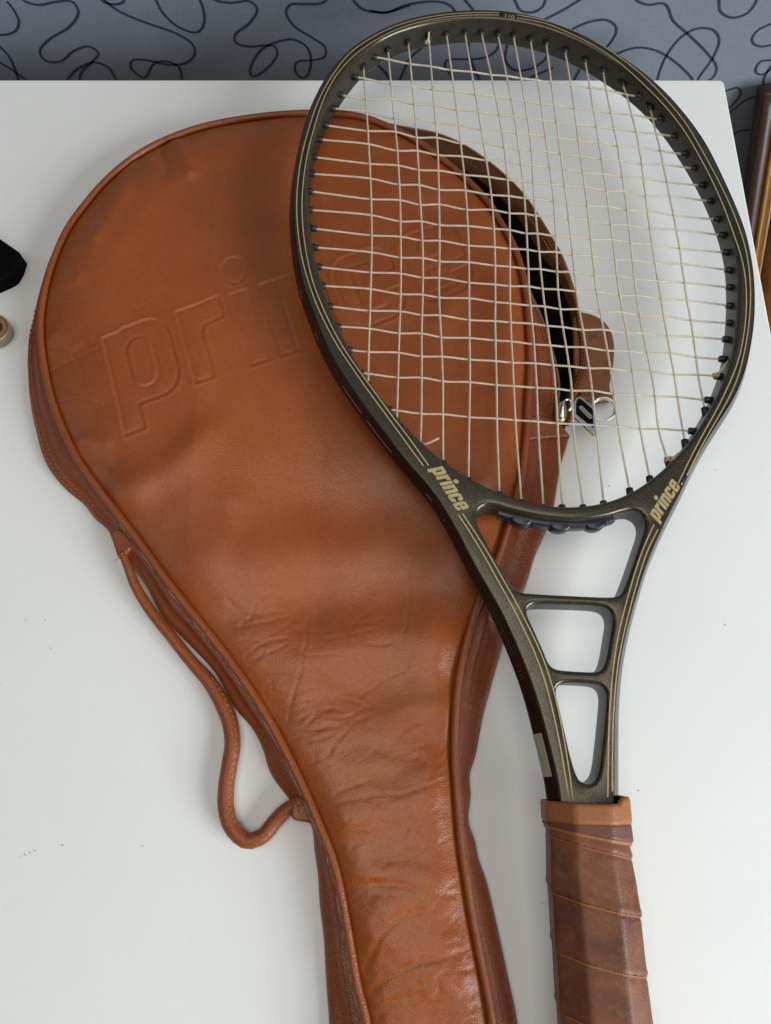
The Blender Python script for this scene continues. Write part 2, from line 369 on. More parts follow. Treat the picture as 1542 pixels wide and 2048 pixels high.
# ================================================================== RACKET CASE
ZE = 0.0137
case = thing('racket_case', 'brown leather tennis racket case with embossed lettering and a half open zip', 'racket case', (*at(500, 700)[:2], 0))
PIPE = [(735,2150),(735,2048),(715.5,1977),(703.5,1905),(691,1833),(677,1761),(662.6,1708),(645,1665),(620,1605),(590,1540),(560,1480),(520,1410),(480,1350),(440,1295),(400,1245),(360,1195),(320,1143),(284,1092),(250,1047),(216,1002),(180.6,955.5),(151,911.6),(128,862),(110,818),(97,771),(87,718),(82.5,677),(82.5,639),(87,604),(97,560),(117,501),(140,454),(171,412),(205,372),(250,331),(300,298),(350,275),(400,258),(450,246.5),(500,238.5),(550,232.5),(600,229.5),(661,229),(718,235),(765,251),(800,267),(840,289),(881,319),(926,355),(956,385),(980,412),(997,442),(1020,480),(1038,524.5),(1049.6,575),(1055.4,633.5),(1059,692),(1059,750),(1055,808.6),(1053.5,859),(1047.6,913.6),(1045,945),(1033,991.6),(1022,1030),(1008,1079),(995.7,1116.5),(979,1155),(962,1191),(941.5,1254),(925,1316),(914.5,1379),(910,1441),(909,1524.5),(914,1592),(922.4,1688.7),(937,1785),(953.7,1881),(973,1977.5),(985,2048),(990,2150)]
pipe = smooth_curve([at(x, y, ZE)[:2] for x, y in PIPE], .0022, .004)          # open: left bottom -> over the top -> right bottom
OUT = normals2(pipe); OUT = OUT if OUT[len(OUT)//4].dot(np.array([-1, 0])) > 0 else -OUT   # points away from the panel
y0 = pipe[0][1]
# handle end of the case, below the picture: close it round
closeP = np.vstack([pipe, [pipe[-1]+[0, -.02]], [(pipe[0]+pipe[-1])/2+[0, -.055]], [pipe[0]+[0, -.02]]])
# --- front panel: dense sheet with puffed rim, sag, folds and the embossed word
def glyphs(Wd=.68, s=.28, t=.24, gap=.07, d=.3, rr=.2, n=5):
    def arc(cx, cy, r, a0, a1):
        return [(cx+r*math.cos(math.radians(a0+(a1-a0)*k/n)), cy+r*math.sin(math.radians(a0+(a1-a0)*k/n))) for k in range(n+1)]
    def slot(x0, y0, x1, y1, r):
        r = min(r, (x1-x0)/2*.98, (y1-y0)/2*.98)
        return arc(x1-r, y1-r, r, 0, 90)+arc(x0+r, y1-r, r, 90, 180)+arc(x0+r, y0+r, r, 180, 270)+arc(x1-r, y0+r, r, 270, 360)
    W = Wd; G = []
    G.append((W, [[(0, -d), (s, -d), (s, 0)]+arc(W-rr, rr, rr, -90, 0)+arc(W-rr, 1-rr, rr, 0, 90)+[(s*.95, 1), (s*.85, .97), (0, .97)], slot(s, t, W-s, 1-t, .2)]))
    wr = W*.70
    G.append((wr, [[(0, 0), (s, 0), (s, .56), (s+.05, .66), (wr, .70), (wr, 1), (s, .97), (0, .97)]]))
    G.append((s, [[(0, 0), (s, 0), (s, .97), (0, .97)], [(s/2+.03+.19*math.cos(6.283*k/20), 1.25+.19*math.sin(6.283*k/20)) for k in range(20)]]))
    ri = (W-2*s)/2
    G.append((W, [[(0, 0), (s, 0)]+arc(s+ri, 1-t-ri, ri, 180, 0)+[(W-s, 0), (W, 0)]+arc(W-rr, 1-rr, rr, 0, 90)+[(s, .97), (0, .97)]]))
    G.append((W, [[(W, .6)]+arc(W-rr, 1-rr, rr, 0, 90)+arc(rr, 1-rr, rr, 90, 180)+arc(rr, rr, rr, 180, 270)+arc(W-rr, rr, rr, 270, 360)+[(W, .38), (W-s, .38), (W-s, t), (s, t), (s, 1-t), (W-s, 1-t), (W-s, .6)]]))
    G.append((W, [[(W, .42)]+arc(W-rr, 1-rr, rr, 0, 90)+arc(rr, 1-rr, rr, 90, 180)+arc(rr, rr, rr, 180, 270)+arc(W-rr, rr, rr, 270, 360)+[(W, .33), (W-s, .33), (W-s, t*.8), (s, t*.8), (s, .42)], slot(s, .60, W-s, 1-t*.8, .1)]))
    x = 0; out = []
    for wg, loops in G:
        out.append([np.array([(px+x, py) for px, py in l]) for l in loops]); x += wg+gap
    return out, x-gap
EMB, EW = glyphs(.90, .29, .20, .13, .30, .28, 7)
g0 = .0009
xs = np.arange(pipe[:, 0].min()-.002, pipe[:, 0].max()+.002, g0); ys = np.arange(-.30, pipe[:, 1].max()+.002, g0)
GX, GY = np.meshgrid(xs, ys); Q = np.c_[GX.ravel(), GY.ravel()]
closed_poly = resample(closeP, step=.004, closed=True)
coarse_in = inside(Q, closed_poly)
Dm = np.full(len(Q), -1.0)
ii = np.where(coarse_in)[0]
# distance to the edge, evaluated on a coarse lattice then interpolated
cs = .004; cxs = np.arange(xs[0]-cs, xs[-1]+2*cs, cs); cys = np.arange(ys[0]-cs, ys[-1]+2*cs, cs)
CX, CY = np.meshgrid(cxs, cys); CQ = np.c_[CX.ravel(), CY.ravel()]
cd = polydist(CQ, closed_poly, True); cd = np.where(inside(CQ, closed_poly), cd, -cd).reshape(CX.shape)
def lerp2(A, P):
    fx = (P[:, 0]-cxs[0])/cs; fy = (P[:, 1]-cys[0])/cs; ix = np.clip(fx.astype(int), 0, A.shape[1]-2); iy = np.clip(fy.astype(int), 0, A.shape[0]-2)
    u, v = fx-ix, fy-iy
    return A[iy, ix]*(1-u)*(1-v)+A[iy, ix+1]*u*(1-v)+A[iy+1, ix]*(1-u)*v+A[iy+1, ix+1]*u*v
D = lerp2(cd, Q)
keep = D > -.0004
def vnoise(P, scale, seed):
    r = np.random.RandomState(seed); G = r.rand(64, 64)*2-1
    p = P*scale; i = np.floor(p).astype(int); f = p-i; f = f*f*f*(f*(f*6-15)+10)
    a = G[i[:, 1] % 64, i[:, 0] % 64]; b_ = G[i[:, 1] % 64, (i[:, 0]+1) % 64]; c_ = G[(i[:, 1]+1) % 64, i[:, 0] % 64]; d_ = G[(i[:, 1]+1) % 64, (i[:, 0]+1) % 64]
    return (a*(1-f[:, 0])+b_*f[:, 0])*(1-f[:, 1])+(c_*(1-f[:, 0])+d_*f[:, 0])*f[:, 1]
def panel_height(P):
    d = np.maximum(lerp2(cd, P), 0)
    h = .0046*(1-np.exp(-(d/.0075)**1.3))                        # rim rolls up out of the seam
    h -= .0013*np.exp(-(d/.0017)**2)
    lf = np.clip((-P[:, 0]-.035)/.07, 0, 1); sm_ = np.clip(d/.042, 0, 1); h += .0042*lf*sm_*sm_*(3-2*sm_)*np.clip((P[:, 1]+.02)/.06, 0, 1)      # the left of the head stays puffed, the racket presses the rest down
    h -= (1-lf)*.0030*np.clip((d-.018)/.028, 0, 1)**2*(3-2*np.clip((d-.018)/.028, 0, 1))*np.clip((P[:, 1]-.02)/.08, 0, 1)   # the middle of the head sinks back
    h += .0011*vnoise(P, 34, 14)*np.clip(d/.012, 0, 1)*np.clip((.055-d)/.03, 0, 1)+.0009*vnoise(P, 17, 3)*np.clip(d/.02, 0, 1)+.00035*vnoise(P, 48, 5)*np.clip(d/.01, 0, 1)
    low = np.clip((.12-P[:, 1])/.12, 0, 1)
    h += low*np.clip(d/.012, 0, 1)*(.0009*vnoise(P*np.array([.6, 1.6]), 34, 8)+.00035*vnoise(P*np.array([.7, 1.5]), 95, 9)+.00012*vnoise(P, 260, 10))
    return ZE-.0004+h
# folds: pixel polyline, sigma (m), depth (m)
FOLD = [([(470,1222),(560,1216),(660,1200),(770,1190),(880,1180),(965,1168)], .0095, -.0017), ([(560,1412),(650,1402),(770,1385),(860,1362),(925,1330)], .0085, -.0013),
 ([(640,1300),(740,1290),(860,1275)], .010, .0018), ([(520,1120),(640,1105),(760,1090)], .012, .0022), ([(600,1480),(720,1465),(880,1430)], .008, .0016),
 ([(615,1240),(605,1320),(590,1380),(573,1445)], .0011, -.00055), ([(815,1130),(818,1200),(811,1260)], .0010, -.0004), ([(455,1200),(485,1222),(520,1228)], .0013, -.0006),
 ([(460,1282),(490,1278),(525,1292)], .0009, -.0005), ([(520,1352),(545,1345),(590,1350)], .0009, -.0004), ([(575,1250),(600,1262),(640,1262)], .0009, -.00035),
 ([(720,1592),(800,1588),(860,1570),(890,1560)], .0012, -.0005), ([(710,1770),(750,1768),(812,1770),(850,1788),(905,1792)], .0016, -.0008),
 ([(728,1945),(745,1905),(765,1872),(812,1828),(870,1818)], .0018, -.0010), ([(735,1992),(783,1952),(850,1920),(912,1910)], .0018, -.0009), ([(850,1972),(890,1944),(908,1920)], .0014, -.0007),
 ([(700,1698),(712,1688),(725,1684)], .0010, -.0005), ([(620,1440),(640,1425),(660,1420)], .0012, -.0005), ([(760,2035),(790,2005),(840,1990)], .0022, -.0010),
 ([(690,1640),(760,1630),(850,1600)], .007, .0016), ([(730,1840),(800,1800),(880,1770)], .006, .0013), ([(780,1990),(840,1960),(920,1960)], .007, .0015),
 ([(350,285),(372,318),(385,352)], .0040, .0026), ([(318,300),(330,330),(336,352)], .0028, -.0015), ([(250,385),(225,430),(195,480)], .0055, .0022), ([(108,668),(130,672),(152,690)], .0030, .0007),
 ([(125,568),(142,572),(160,562)], .0030, .0007), ([(165,910),(195,915),(225,930)], .0030, -.0010), ([(160,880),(190,884),(215,890)], .0026, .0006), ([(238,330),(262,318)], .0030, .0012),
 ([(240,985),(300,965),(360,930),(420,870)], .007, .0020), ([(270,1000),(330,1060),(400,1150)], .012, .0018), ([(470,1010),(440,1120),(455,1200)], .007, .0014),
 ([(985,520),(1012,620),(1018,720),(1005,860),(985,960)], .0050, .0020), ([(930,560),(955,650),(965,760)], .006, -.0012), ([(620,1000),(740,1030),(860,1060)], .016, -.0022),
 ([(890,640),(905,600),(925,570)], .006, .0016)]
rc_ = random.Random(12)
for k in range(90):                              # short sharp creases of worn leather across the neck and beside the seams
    if k < 62: x, y = rc_.uniform(640, 900), rc_.uniform(1230, 2040); x += (y < 1500)*rc_.uniform(-150, 0)
    elif k < 80: y = rc_.uniform(1180, 1560); x = 430+(y-1180)*.5+rc_.uniform(10, 70)
    else: y = rc_.uniform(560, 900); x = rc_.uniform(112, 150)
    ln_ = rc_.uniform(18, 62); an_ = math.radians(rc_.gauss(-24 if k < 80 else 8, 17)); cu_ = rc_.uniform(-.35, .35)
    FOLD.append(([(x-ln_*math.cos(an_-cu_), y-ln_*math.sin(an_-cu_)), (x, y), (x+ln_*math.cos(an_+cu_), y+ln_*math.sin(an_+cu_))], .00105, -rc_.uniform(.00018, .00050)))
idx = np.where(keep)[0]; KP = Q[idx]
H = panel_height(KP)
fade = np.clip(np.maximum(lerp2(cd, KP), 0)/.004, 0, 1)
for pl, sg, am in FOLD:
    L = resample(catmull([at(x, y, ZE+.004)[:2] for x, y in pl]), step=.004); L = L+np.c_[vnoise(L, 120, 21), vnoise(L, 120, 22)]*.0006
    bb = (KP[:, 0] > L[:, 0].min()-4*sg) & (KP[:, 0] < L[:, 0].max()+4*sg) & (KP[:, 1] > L[:, 1].min()-4*sg) & (KP[:, 1] < L[:, 1].max()+4*sg)
    k = np.where(bb)[0]
    if len(k) == 0: continue
    am, sg = (am*.42, sg*.6) if sg < .0026 else (am*.85, sg); dd = polydist(KP[k], L); H[k] += am*np.exp(-.5*(dd/sg)**2)*fade[k]
    if sg < .002:                                                # lips on either side of a sharp crease
        H[k] -= am*.2*np.exp(-.5*((dd-2.2*sg)/(1.2*sg))**2)*fade[k]
# many short fine wrinkles across the handle end
ca_, sa_ = math.cos(math.radians(24)), math.sin(math.radians(24)); RP = np.c_[KP[:, 0]*ca_+KP[:, 1]*sa_, -KP[:, 0]*sa_+KP[:, 1]*ca_]
RP = RP+np.c_[vnoise(KP, 45, 31), vnoise(KP, 45, 32)]*.006
lowm = np.clip((.11-KP[:, 1])/.10, 0, 1)*fade*np.clip(.5+vnoise(KP, 22, 33)*1.3, 0, 1)
for fx_, fy_, sd_, am_ in ((38, 120, 41, .00042), (75, 230, 42, .00026), (150, 380, 43, .00012)):
    rg_ = 1-np.abs(vnoise(RP*np.array([fx_, fy_])/100., 100., sd_)); H -= am_*lowm*np.clip((rg_-.80)/.20, 0, 1)**2
    H += am_*.5*lowm*vnoise(RP*np.array([fx_, fy_])/100., 60., sd_+9)
# embossed word
eo = at(243, 833, ZE+.003)[:2]; ex = at(560, 716, ZE+.003)[:2]-eo; ex /= np.linalg.norm(ex)
ey = at(356, 626, ZE+.003)[:2]-at(397, 775, ZE+.003)[:2]
ex = ex*np.linalg.norm(at(560, 716, ZE+.003)[:2]-eo)/(EMB[3][0][:, 0].min())
def emap(l): return eo+l[:, :1]*ex+l[:, 1:]*ey
for gl in EMB:
    loops = [emap(l) for l in gl]; al = np.vstack(loops)
    k = np.where((KP[:, 0] > al[:, 0].min()-.006) & (KP[:, 0] < al[:, 0].max()+.006) & (KP[:, 1] > al[:, 1].min()-.006) & (KP[:, 1] < al[:, 1].max()+.006))[0]
    dd = np.full(len(k), 1e9); ins = np.zeros(len(k), bool)
    for l in loops: dd = np.minimum(dd, polydist(KP[k], l, True)); ins ^= inside(KP[k], l)
    sd = np.where(ins, -dd, dd)
    H[k] += .00029*np.exp(-.5*((sd-.0005)/.0008)**2)-.00037*np.exp(-.5*((sd+.0007)/.0008)**2)-.00012*np.clip((-sd)/.0012, 0, 1)
idmap = -np.ones(len(Q), int); idmap[idx] = np.arange(len(idx)); gi = idmap.reshape(GX.shape)
a, b_, c_, d_ = gi[:-1, :-1], gi[:-1, 1:], gi[1:, 1:], gi[1:, :-1]; ok = (a >= 0) & (b_ >= 0) & (c_ >= 0) & (d_ >= 0)
FQ = np.stack([a[ok], b_[ok], c_[ok], d_[ok]], 1)
me = bpy.data.meshes.new('front_panel'); nv, nf = len(KP), len(FQ)
me.vertices.add(nv); me.vertices.foreach_set('co', np.c_[KP, H].astype(np.float32).ravel())
me.loops.add(nf*4); me.loops.foreach_set('vertex_index', FQ.astype(np.int32).ravel())
me.polygons.add(nf); me.polygons.foreach_set('loop_start', (np.arange(nf)*4).astype(np.int32))
me.update(calc_edges=True); me.polygons.foreach_set('use_smooth', np.ones(nf, bool)); me.materials.append(M['leather'])
fp = bpy.data.objects.new('front_panel', me); C.objects.link(fp); attach(fp, case)
# --- piping round the front panel
cl = resample(catmull(np.vstack([closeP[-1:], pipe[::4], closeP[len(pipe):-1]]), True), step=.003, closed=True)
q = MB(); q.tube(np.c_[cl+normals2(cl, True)*0, np.full(len(cl), ZE+.0012)], .0021, 10, True); q.build('piping', M['leather_edge'], case)
# pale worn selvedge showing along the outside of the piping
fl2 = pipe+OUT*.0024; fz = np.full(len(pipe), ZE+.0002)
m, t, b, co = nt('worn_edge')
t.links.new(ramp(t, noise(t, co, 130, 3, .7), [(.42, (0.16, 0.05, 0.018)), (.58, (0.40, 0.29, 0.21))]), b.inputs['Base Color']); b.inputs['Roughness'].default_value = .7; M['wornedge'] = m
kS = int(np.argmin(np.linalg.norm(pipe-at(240, 1035, ZE)[:2], axis=1)))
q = MB(); q.tube(np.c_[fl2, fz][:kS], .00028, 5); q.build('piping_edge', M['wornedge'], case)
# --- side gusset
SIL_L = [(658,2150),(658,2048),(653,1968),(648,1881),(638.5,1809),(636,1746),(626,1689),(629,1660),(620,1643),(585,1610),(572,1590),(555,1570),(540,1548),(532.5,1530),(528,1508),(522,1490),(505,1455),(492,1440),(480,1430),(460,1400),(435,1350),(400,1310),(360,1270),(320,1225),(290,1170),(262,1130),(240,1116),(230,1100),(224,1085),(219,1073),(212,1052),(196,1042),(178,1026),(169,1007),(139.6,985),(107,950),(84,911.6),(69,862),(57.6,803),(52,747.5),(52,700.6),(55,665),(63,633),(71,595),(81,558),(100,505),(130,452)]
SIL_R = [(1141,850),(1139,879),(1123.5,917.5),(1116,964),(1110,1007),(1091,1066.5),(1070.6,1108),(1052,1170.6),(1030,1225),(1006,1283),(995.7,1324.6),(983,1370),(966.5,1433),(960,1470),(949,1525),(939,1544),(937,1562),(943,1578),(941.5,1600),(937,1624),(934.5,1645),(945,1668),(954,1689),(954,1713),(970.5,1751),(985,1809),(999,1872),(1014,1944),(1035.5,2048),(1045,2150)]
silL = resample(catmull(atxy(SIL_L, .007)), step=.002); silR = resample(catmull(atxy(SIL_R, .007)), step=.002)
def ray_hit(p, n, L, mx=.05):
    e = L[1:]-L[:-1]; den = n[0]*e[:, 1]-n[1]*e[:, 0]; den = np.where(abs(den) < 1e-12, 1e-12, den); dp = L[:-1]-p
    s = (dp[:, 0]*e[:, 1]-dp[:, 1]*e[:, 0])/den; u = (dp[:, 0]*n[1]-dp[:, 1]*n[0])/den
    okk = (u >= 0) & (u <= 1) & (s > 0) & (s < mx)
    return s[okk].min() if okk.any() else None
Wd = np.full(len(pipe), np.nan)
itop = int(np.argmax(pipe[:, 1]))
for i, (p, n) in enumerate(zip(pipe, OUT)):
    h = ray_hit(p, n, silL if i < itop else silR)
    if h: Wd[i] = h
pa = at(205, 372, ZE)[:2]; pb = at(790, 262, ZE)[:2]; pc = at(1053.5, 850, ZE)[:2]
i_a = int(np.argmin(np.linalg.norm(pipe-pa, axis=1))); i_b = int(np.argmin(np.linalg.norm(pipe-pb, axis=1))); i_c = int(np.argmin(np.linalg.norm(pipe-pc, axis=1)))
Wd[i_a:i_b+1] = .0045; gd = ~np.isnan(Wd); Wd = np.interp(np.arange(len(Wd)), np.where(gd)[0], Wd[gd]); Wd = np.maximum(gsmooth(Wd, 1.6), .003)
prof = [(0.0, .0, 1.0), (.0012, .0, .86), (.0016, .14, .80), (.0012, .32, .78), (.0004, .44, .70), (0, .60, .58), (0, .86, .46), (0, 1.0, .33), (.0004, 1.0, .2), (0, .97, .08), (-.001, .93, .02)]
def gusset(i0, i1, name):
    rows = []
    sl = slice(i0, i1+1); s = np.arange(len(pipe))[sl]
    wr = gsmooth(np.random.randn(len(s)), 3.0)*.0007
    for j, (o0, kw, zf) in enumerate(prof):
        off = o0+kw*Wd[sl]+(wr*math.sin(math.pi*min(1, j/(len(prof)-2))) if 2 < j < 9 else 0)
        zz = ZE*zf+(wr*1.2 if 2 < j < 8 else 0)
        rows.append(np.c_[pipe[sl]+OUT[sl]*off[:, None] if not np.isscalar(off) else pipe[sl]+OUT[sl]*off, zz+np.zeros(len(s))])
    # finer along the profile
    R = np.array(rows); fine = []
    for c in range(R.shape[1]): fine.append(resample(catmull(R[:, c], n=5), n=26))
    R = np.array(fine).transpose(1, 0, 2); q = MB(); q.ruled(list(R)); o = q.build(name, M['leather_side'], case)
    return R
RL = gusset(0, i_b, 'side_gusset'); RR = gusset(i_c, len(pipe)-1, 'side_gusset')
# --- stitches: joined, far too many and small to pick apart
def stitch_run(q, P3, gap=.0034, ln=.0011, r=.00032):
    P3 = resample(P3, step=gap)
    T = np.gradient(P3, axis=0); T /= np.linalg.norm(T, axis=1, keepdims=True)
    for p, t_ in zip(P3, T):
        n_ = np.cross(t_, [0, 0, 1.]); n_ /= max(np.linalg.norm(n_), 1e-9); u_ = np.cross(n_, t_)
        q.tube([p-t_*ln-u_*.0002, p+u_*.0001, p+t_*ln-u_*.0002], [r*.6, r, r*.6], 5)
q = MB()
jl = [int(np.argmin(np.linalg.norm(pipe-at(x, y, ZE)[:2], axis=1))) for x, y in ((225, 1010), (100, 600))]
for row in (14, 17): stitch_run(q, RL[row, min(jl):max(jl)]+np.array([0, 0, .0003]))
# --- zip opening
EDGE = [(800,269),(850,300),(890,330),(935,367),(966,398),(990,425),(1010,452),(1034,500),(1050,545),(1060,583),(1079,626),(1093,665),(1105,704),(1114,742),(1118,773.5),(1117,800),(1112,842)]
i_e = i_c
seg = pipe[i_b:i_c+1]; n_s = 90
pe = resample(seg, n=n_s); fe = resample(catmull(atxy(EDGE, .0100)), n=n_s)
rows = [np.c_[pe, np.full(n_s, ZE+.0005)], np.c_[pe*.75+fe*.25, np.full(n_s, ZE-.0006)], np.c_[pe*.35+fe*.65, np.full(n_s, .0120)], np.c_[fe, np.full(n_s, .0100)], np.c_[fe+(pe-fe)*.05, np.full(n_s, .0080)]]
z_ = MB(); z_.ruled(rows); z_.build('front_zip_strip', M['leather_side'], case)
m0 = int(n_s*.60)
for f in (.42, .78): stitch_run(q, np.c_[pe*(1-f)+fe*f, np.full(n_s, (ZE if f < .5 else .0118)+.0002)][m0:], .003)
TOUT = [(771,247.5),(821,257.5),(871,267.5),(921,287.5),(971,320),(1016,357.5),(1051,395),(1081,440),(1111,490),(1121,508),(1133.6,538.7),(1147.6,581),(1158,616),(1165,658),(1172,697),(1174,718),(1168.7,753),(1158,777.7),(1147.6,800),(1138,842)]
TIN = [(768,250),(800,272),(840,290),(886,304),(936,328),(971,352),(1011,387),(1041,422),(1071,467),(1091,500),(1116,533),(1133.6,567),(1149,612),(1155,650),(1160,690),(1160,720),(1155,748),(1146,775),(1138,797),(1130,842)]
tO = resample(catmull(atxy(TOUT, .0090)), n=110); tI = resample(catmull(atxy(TIN, .0083)), n=110)
nO = normals2(tO); nO = nO if nO[50].dot(np.array([1, .5])) > 0 else -nO
z_ = MB(); z_.ruled([np.c_[tI-nO*.002, np.full(110, .0040)], np.c_[tI, np.full(110, .0080)], np.c_[tI*.5+tO*.5, np.full(110, .0093)], np.c_[tO, np.full(110, .0090)]]); z_.build('back_zip_tape', M['tape'], case)
z_ = MB(); z_.tube(np.c_[tO, np.full(110, .0092)], .0007, 6); z_.tube(np.c_[tI*.45+tO*.55, np.full(110, .0095)][50:], .0004, 6); z_.build('zip_bead', M['leather_edge'], case)
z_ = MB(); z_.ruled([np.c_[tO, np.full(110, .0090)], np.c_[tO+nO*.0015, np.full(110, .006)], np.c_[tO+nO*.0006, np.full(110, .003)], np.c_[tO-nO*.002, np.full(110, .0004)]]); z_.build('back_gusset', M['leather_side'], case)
for f in (.22, .8): stitch_run(q, np.c_[tI*(1-f)+tO*f, np.full(110, .0097)][48:], .0026, .0010, .0003)
# zip teeth along the near side of the opening and along the far tape
tq = MB()
T1 = resample(fe[int(n_s*.62):], step=.0011)
T2 = resample(tO[6:78], step=.0013)
for P_, zz in ((T1, .0103), (T2, .0096)):
    for p, t_ in zip(P_, np.gradient(P_, axis=0)):
        t_ = t_/np.linalg.norm(t_); tq.box((*p, zz), (*t_*.0003, 0), (-t_[1]*.0006, t_[0]*.0006, 0), (0, 0, .0004))
to_ = tq.build('zip_teeth', M['teeth'], case, False); to_['kind'] = 'stuff'
# back panel and dark lining
bL = pipe[:i_b+1]+OUT[:i_b+1]*(Wd[:i_b+1]*.93-.0012)[:, None]; bR = pipe[i_c:]+OUT[i_c:]*(Wd[i_c:]*.93-.0012)[:, None]
base = np.vstack([bL[::3], tO[8::4], bR[::3], [bR[-1]+[0, -.02]], [bL[0]+[0, -.02]]])
z_ = MB(); z_.prism(base, .0003, .0012); z_.build('back_panel', M['leather_side'], case, False)
lin = np.vstack([pipe[i_b:i_c+1:4]-OUT[i_b:i_c+1:4]*.03, tI[::-4]-nO[::-4]*.0015])
z_ = MB(); z_.prism(lin, .0016, .0036); z_.build('lining', M['lining'], case, False)
# --- carrying strap (rolled leather) and its two anchors
ST = [(244,1104),(256,1135),(270,1170),(300,1220),(340,1270),(380,1320),(420,1366),(446,1410),(461,1450),(465,1490),(459,1530),(453,1570),(452,1615),(464,1655),(493,1681),(525,1672),(550,1643),(573,1620),(594,1608),(606,1600)]
zz = np.interp(np.arange(len(ST)), [0, 3, 6, 16, 17, 19], [.010, .006, .0046, .0046, .0062, .0095])
P3 = np.array([[*at(x, y, z)[:2], z] for (x, y), z in zip(ST, zz)]); P3 = resample(catmull(P3), step=.0018)
u = np.linspace(0, 1, len(P3)); rad = np.interp(u, [0, .08, .35, .5, .8, .93, 1], [.0022, .0028, .0034, .0044, .0043, .0040, .0036])
crk = np.zeros(len(P3)); near = np.clip(1-np.linalg.norm(P3[:, :2]-at(505, 1668, .004)[:2], axis=1)/.014, 0, 1); crk = -near*.00035*(np.arange(len(P3)) % 2)
z_ = MB(); z_.tube(P3, rad*.94+crk, 12); sto = z_.build('carrying_strap', M['leather_edge'], case)
s2 = MB(); sdl = P3[int(len(P3)*.42):int(len(P3)*.78)]; tn = np.gradient(sdl, axis=0); tn /= np.linalg.norm(tn, axis=1, keepdims=True)
sdp = sdl+np.c_[tn[:, 1], -tn[:, 0], np.zeros(len(tn))]*-.0026+np.array([0, 0, .0031]); stitch_run(s2, sdp, .0032)
so = s2.build('stitching', M['thread'], sto); so['kind'] = 'stuff'
for pl in ([(222,1062),(238,1056),(266,1090),(258,1100),(238,1117),(229,1098)], [(588,1598),(600,1590),(622,1622),(632,1650),(612,1645),(584,1638),(582,1612)]):
    z_ = MB(); z_.prism(resample(catmull(atxy(pl, .012), True), step=.002, closed=True), .003, .0112, .0012); z_.build('strap_anchor', M['leather_side'], case)
stitch_run(q, np.array([[*at(x, y, .0135)[:2], .0135] for x, y in ((232,1120),(245,1106),(258,1096))]), .0022, .0008)
# --- leather pull tab at the zip end
TAB = [(1150,630),(1161,624),(1177,626),(1192,631.5),(1206.5,640),(1218,654),(1225.5,670),(1229,691),(1229,705.5),(1226.5,732),(1223,754),(1220,768.5),(1219.7,785),(1190,790),(1162,788),(1150,740),(1148,680)]
z_ = MB(); tabP = resample(catmull(atxy(TAB, .0075), True), step=.0015, closed=True); z_.prism(tabP, .0045, .0075, .0009); tab = z_.build('pull_tab', M['leather_tab'], case)
z_ = MB(); z_.tube(resample(np.array([[*at(x, y, .0072)[:2], .0072] for x, y in ((1158,800),(1190,799),(1222,794))]), step=.001), .0031, 12); z_.build('rolled_edge', M['leather_tab'], tab)
stitch_run(q, np.array([[*at(x, y, .0078)[:2], .0078] for x, y in ((1166,630),(1180,632),(1195,640),(1207,652),(1216,668),(1219,690),(1219,705),(1216,730),(1212,760))]), .0026, .0009)
e_ = MB()
for lp in ([(1180,668),(1191,666),(1193,677),(1182,680),(1180,668)], [(1184,671),(1188.5,670),(1189.5,675),(1185,676.5),(1184,671)]):
    e_.tube(resample(np.array([[*at(x, y, .0076)[:2], .0076] for x, y in lp]), step=.0005), .00022, 5)
e_.build('embossed_mark', M['leather_tab'], tab)
so = q.build('stitching', M['thread'], case); so['kind'] = 'stuff'
# --- leather patch that closes the lower end of the zip
def patch4(q, cs4, zs, th_=.0016, n=10):
    c4 = [np.array([*at(x, y, z)[:2], z]) for (x, y), z in zip(cs4, zs)]; rows = []
    for v_ in np.linspace(0, 1, n):
        l_, r_ = c4[0]*(1-v_)+c4[3]*v_, c4[1]*(1-v_)+c4[2]*v_; rows.append([l_*(1-u_)+r_*u_+np.array([0, 0, .0008*math.sin(math.pi*u_)]) for u_ in np.linspace(0, 1, n)])
    dn = np.array([0, 0, -th_])
    q.ruled([[p+dn for p in rows[0]]]+rows+[[p+dn for p in rows[-1]]]); q.ruled([[r_[0]+dn for r_ in rows], [r_[0] for r_ in rows]]); q.ruled([[r_[-1] for r_ in rows], [r_[-1]+dn*4 for r_ in rows]])
z_ = MB(); patch4(z_, ((1056, 832), (1112, 838), (1140, 872), (1052, 880)), (.0146, .0112, .0062, .0132)); z_.build('zip_end_patch', M['leather_side'], case)
# --- zip slider, ring and enamelled tag
sl = MB(); sl.prism(resample(catmull(atxy([(1112,838),(1114,815),(1121,803),(1130,806),(1134,822),(1131,838),(1122,843)], .0175), True), step=.0008, closed=True), .0125, .0178, .0006)
slo = sl.build('zip_slider', M['brass'], case)
sl = MB(); hp = np.array([[*at(x, y, z)[:2], z] for x, y, z in ((1123,836,.0185),(1126,818,.0205),(1127,806,.0212),(1131,800,.0212),(1138,799,.021),(1143,805,.0205),(1142,815,.0195),(1137,822,.019))])
sl.tube(resample(catmull(hp), step=.0007), np.interp(np.linspace(0, 1, len(resample(catmull(hp), step=.0007))), [0, .3, .5, 1], [.0014, .0013, .0007, .0006]), 8); sl.build('hook', M['steel'], slo)
TAGP = [(1148,805),(1151,797),(1156,793),(1163,794),(1170,800),(1185,812),(1189,817),(1189.5,845),(1191,869),(1185,866),(1147.5,833),(1146,826)]
tgz = .0185
tg = MB(); tg.prism(resample(atxy(TAGP, tgz), step=.0006, closed=True), tgz-.0016, tgz, .0003); tgo = tg.build('logo_tag', M['steel'], case)
tg = MB(); tg.prism(resample(atxy([(1152,808),(1154,800),(1158,797),(1163,799),(1184,817),(1186,822),(1186.5,843),(1187,857),(1152,828)], tgz), step=.0006, closed=True), tgz, tgz+.00015); tg.build('enamel', M['navy'], tgo, False)
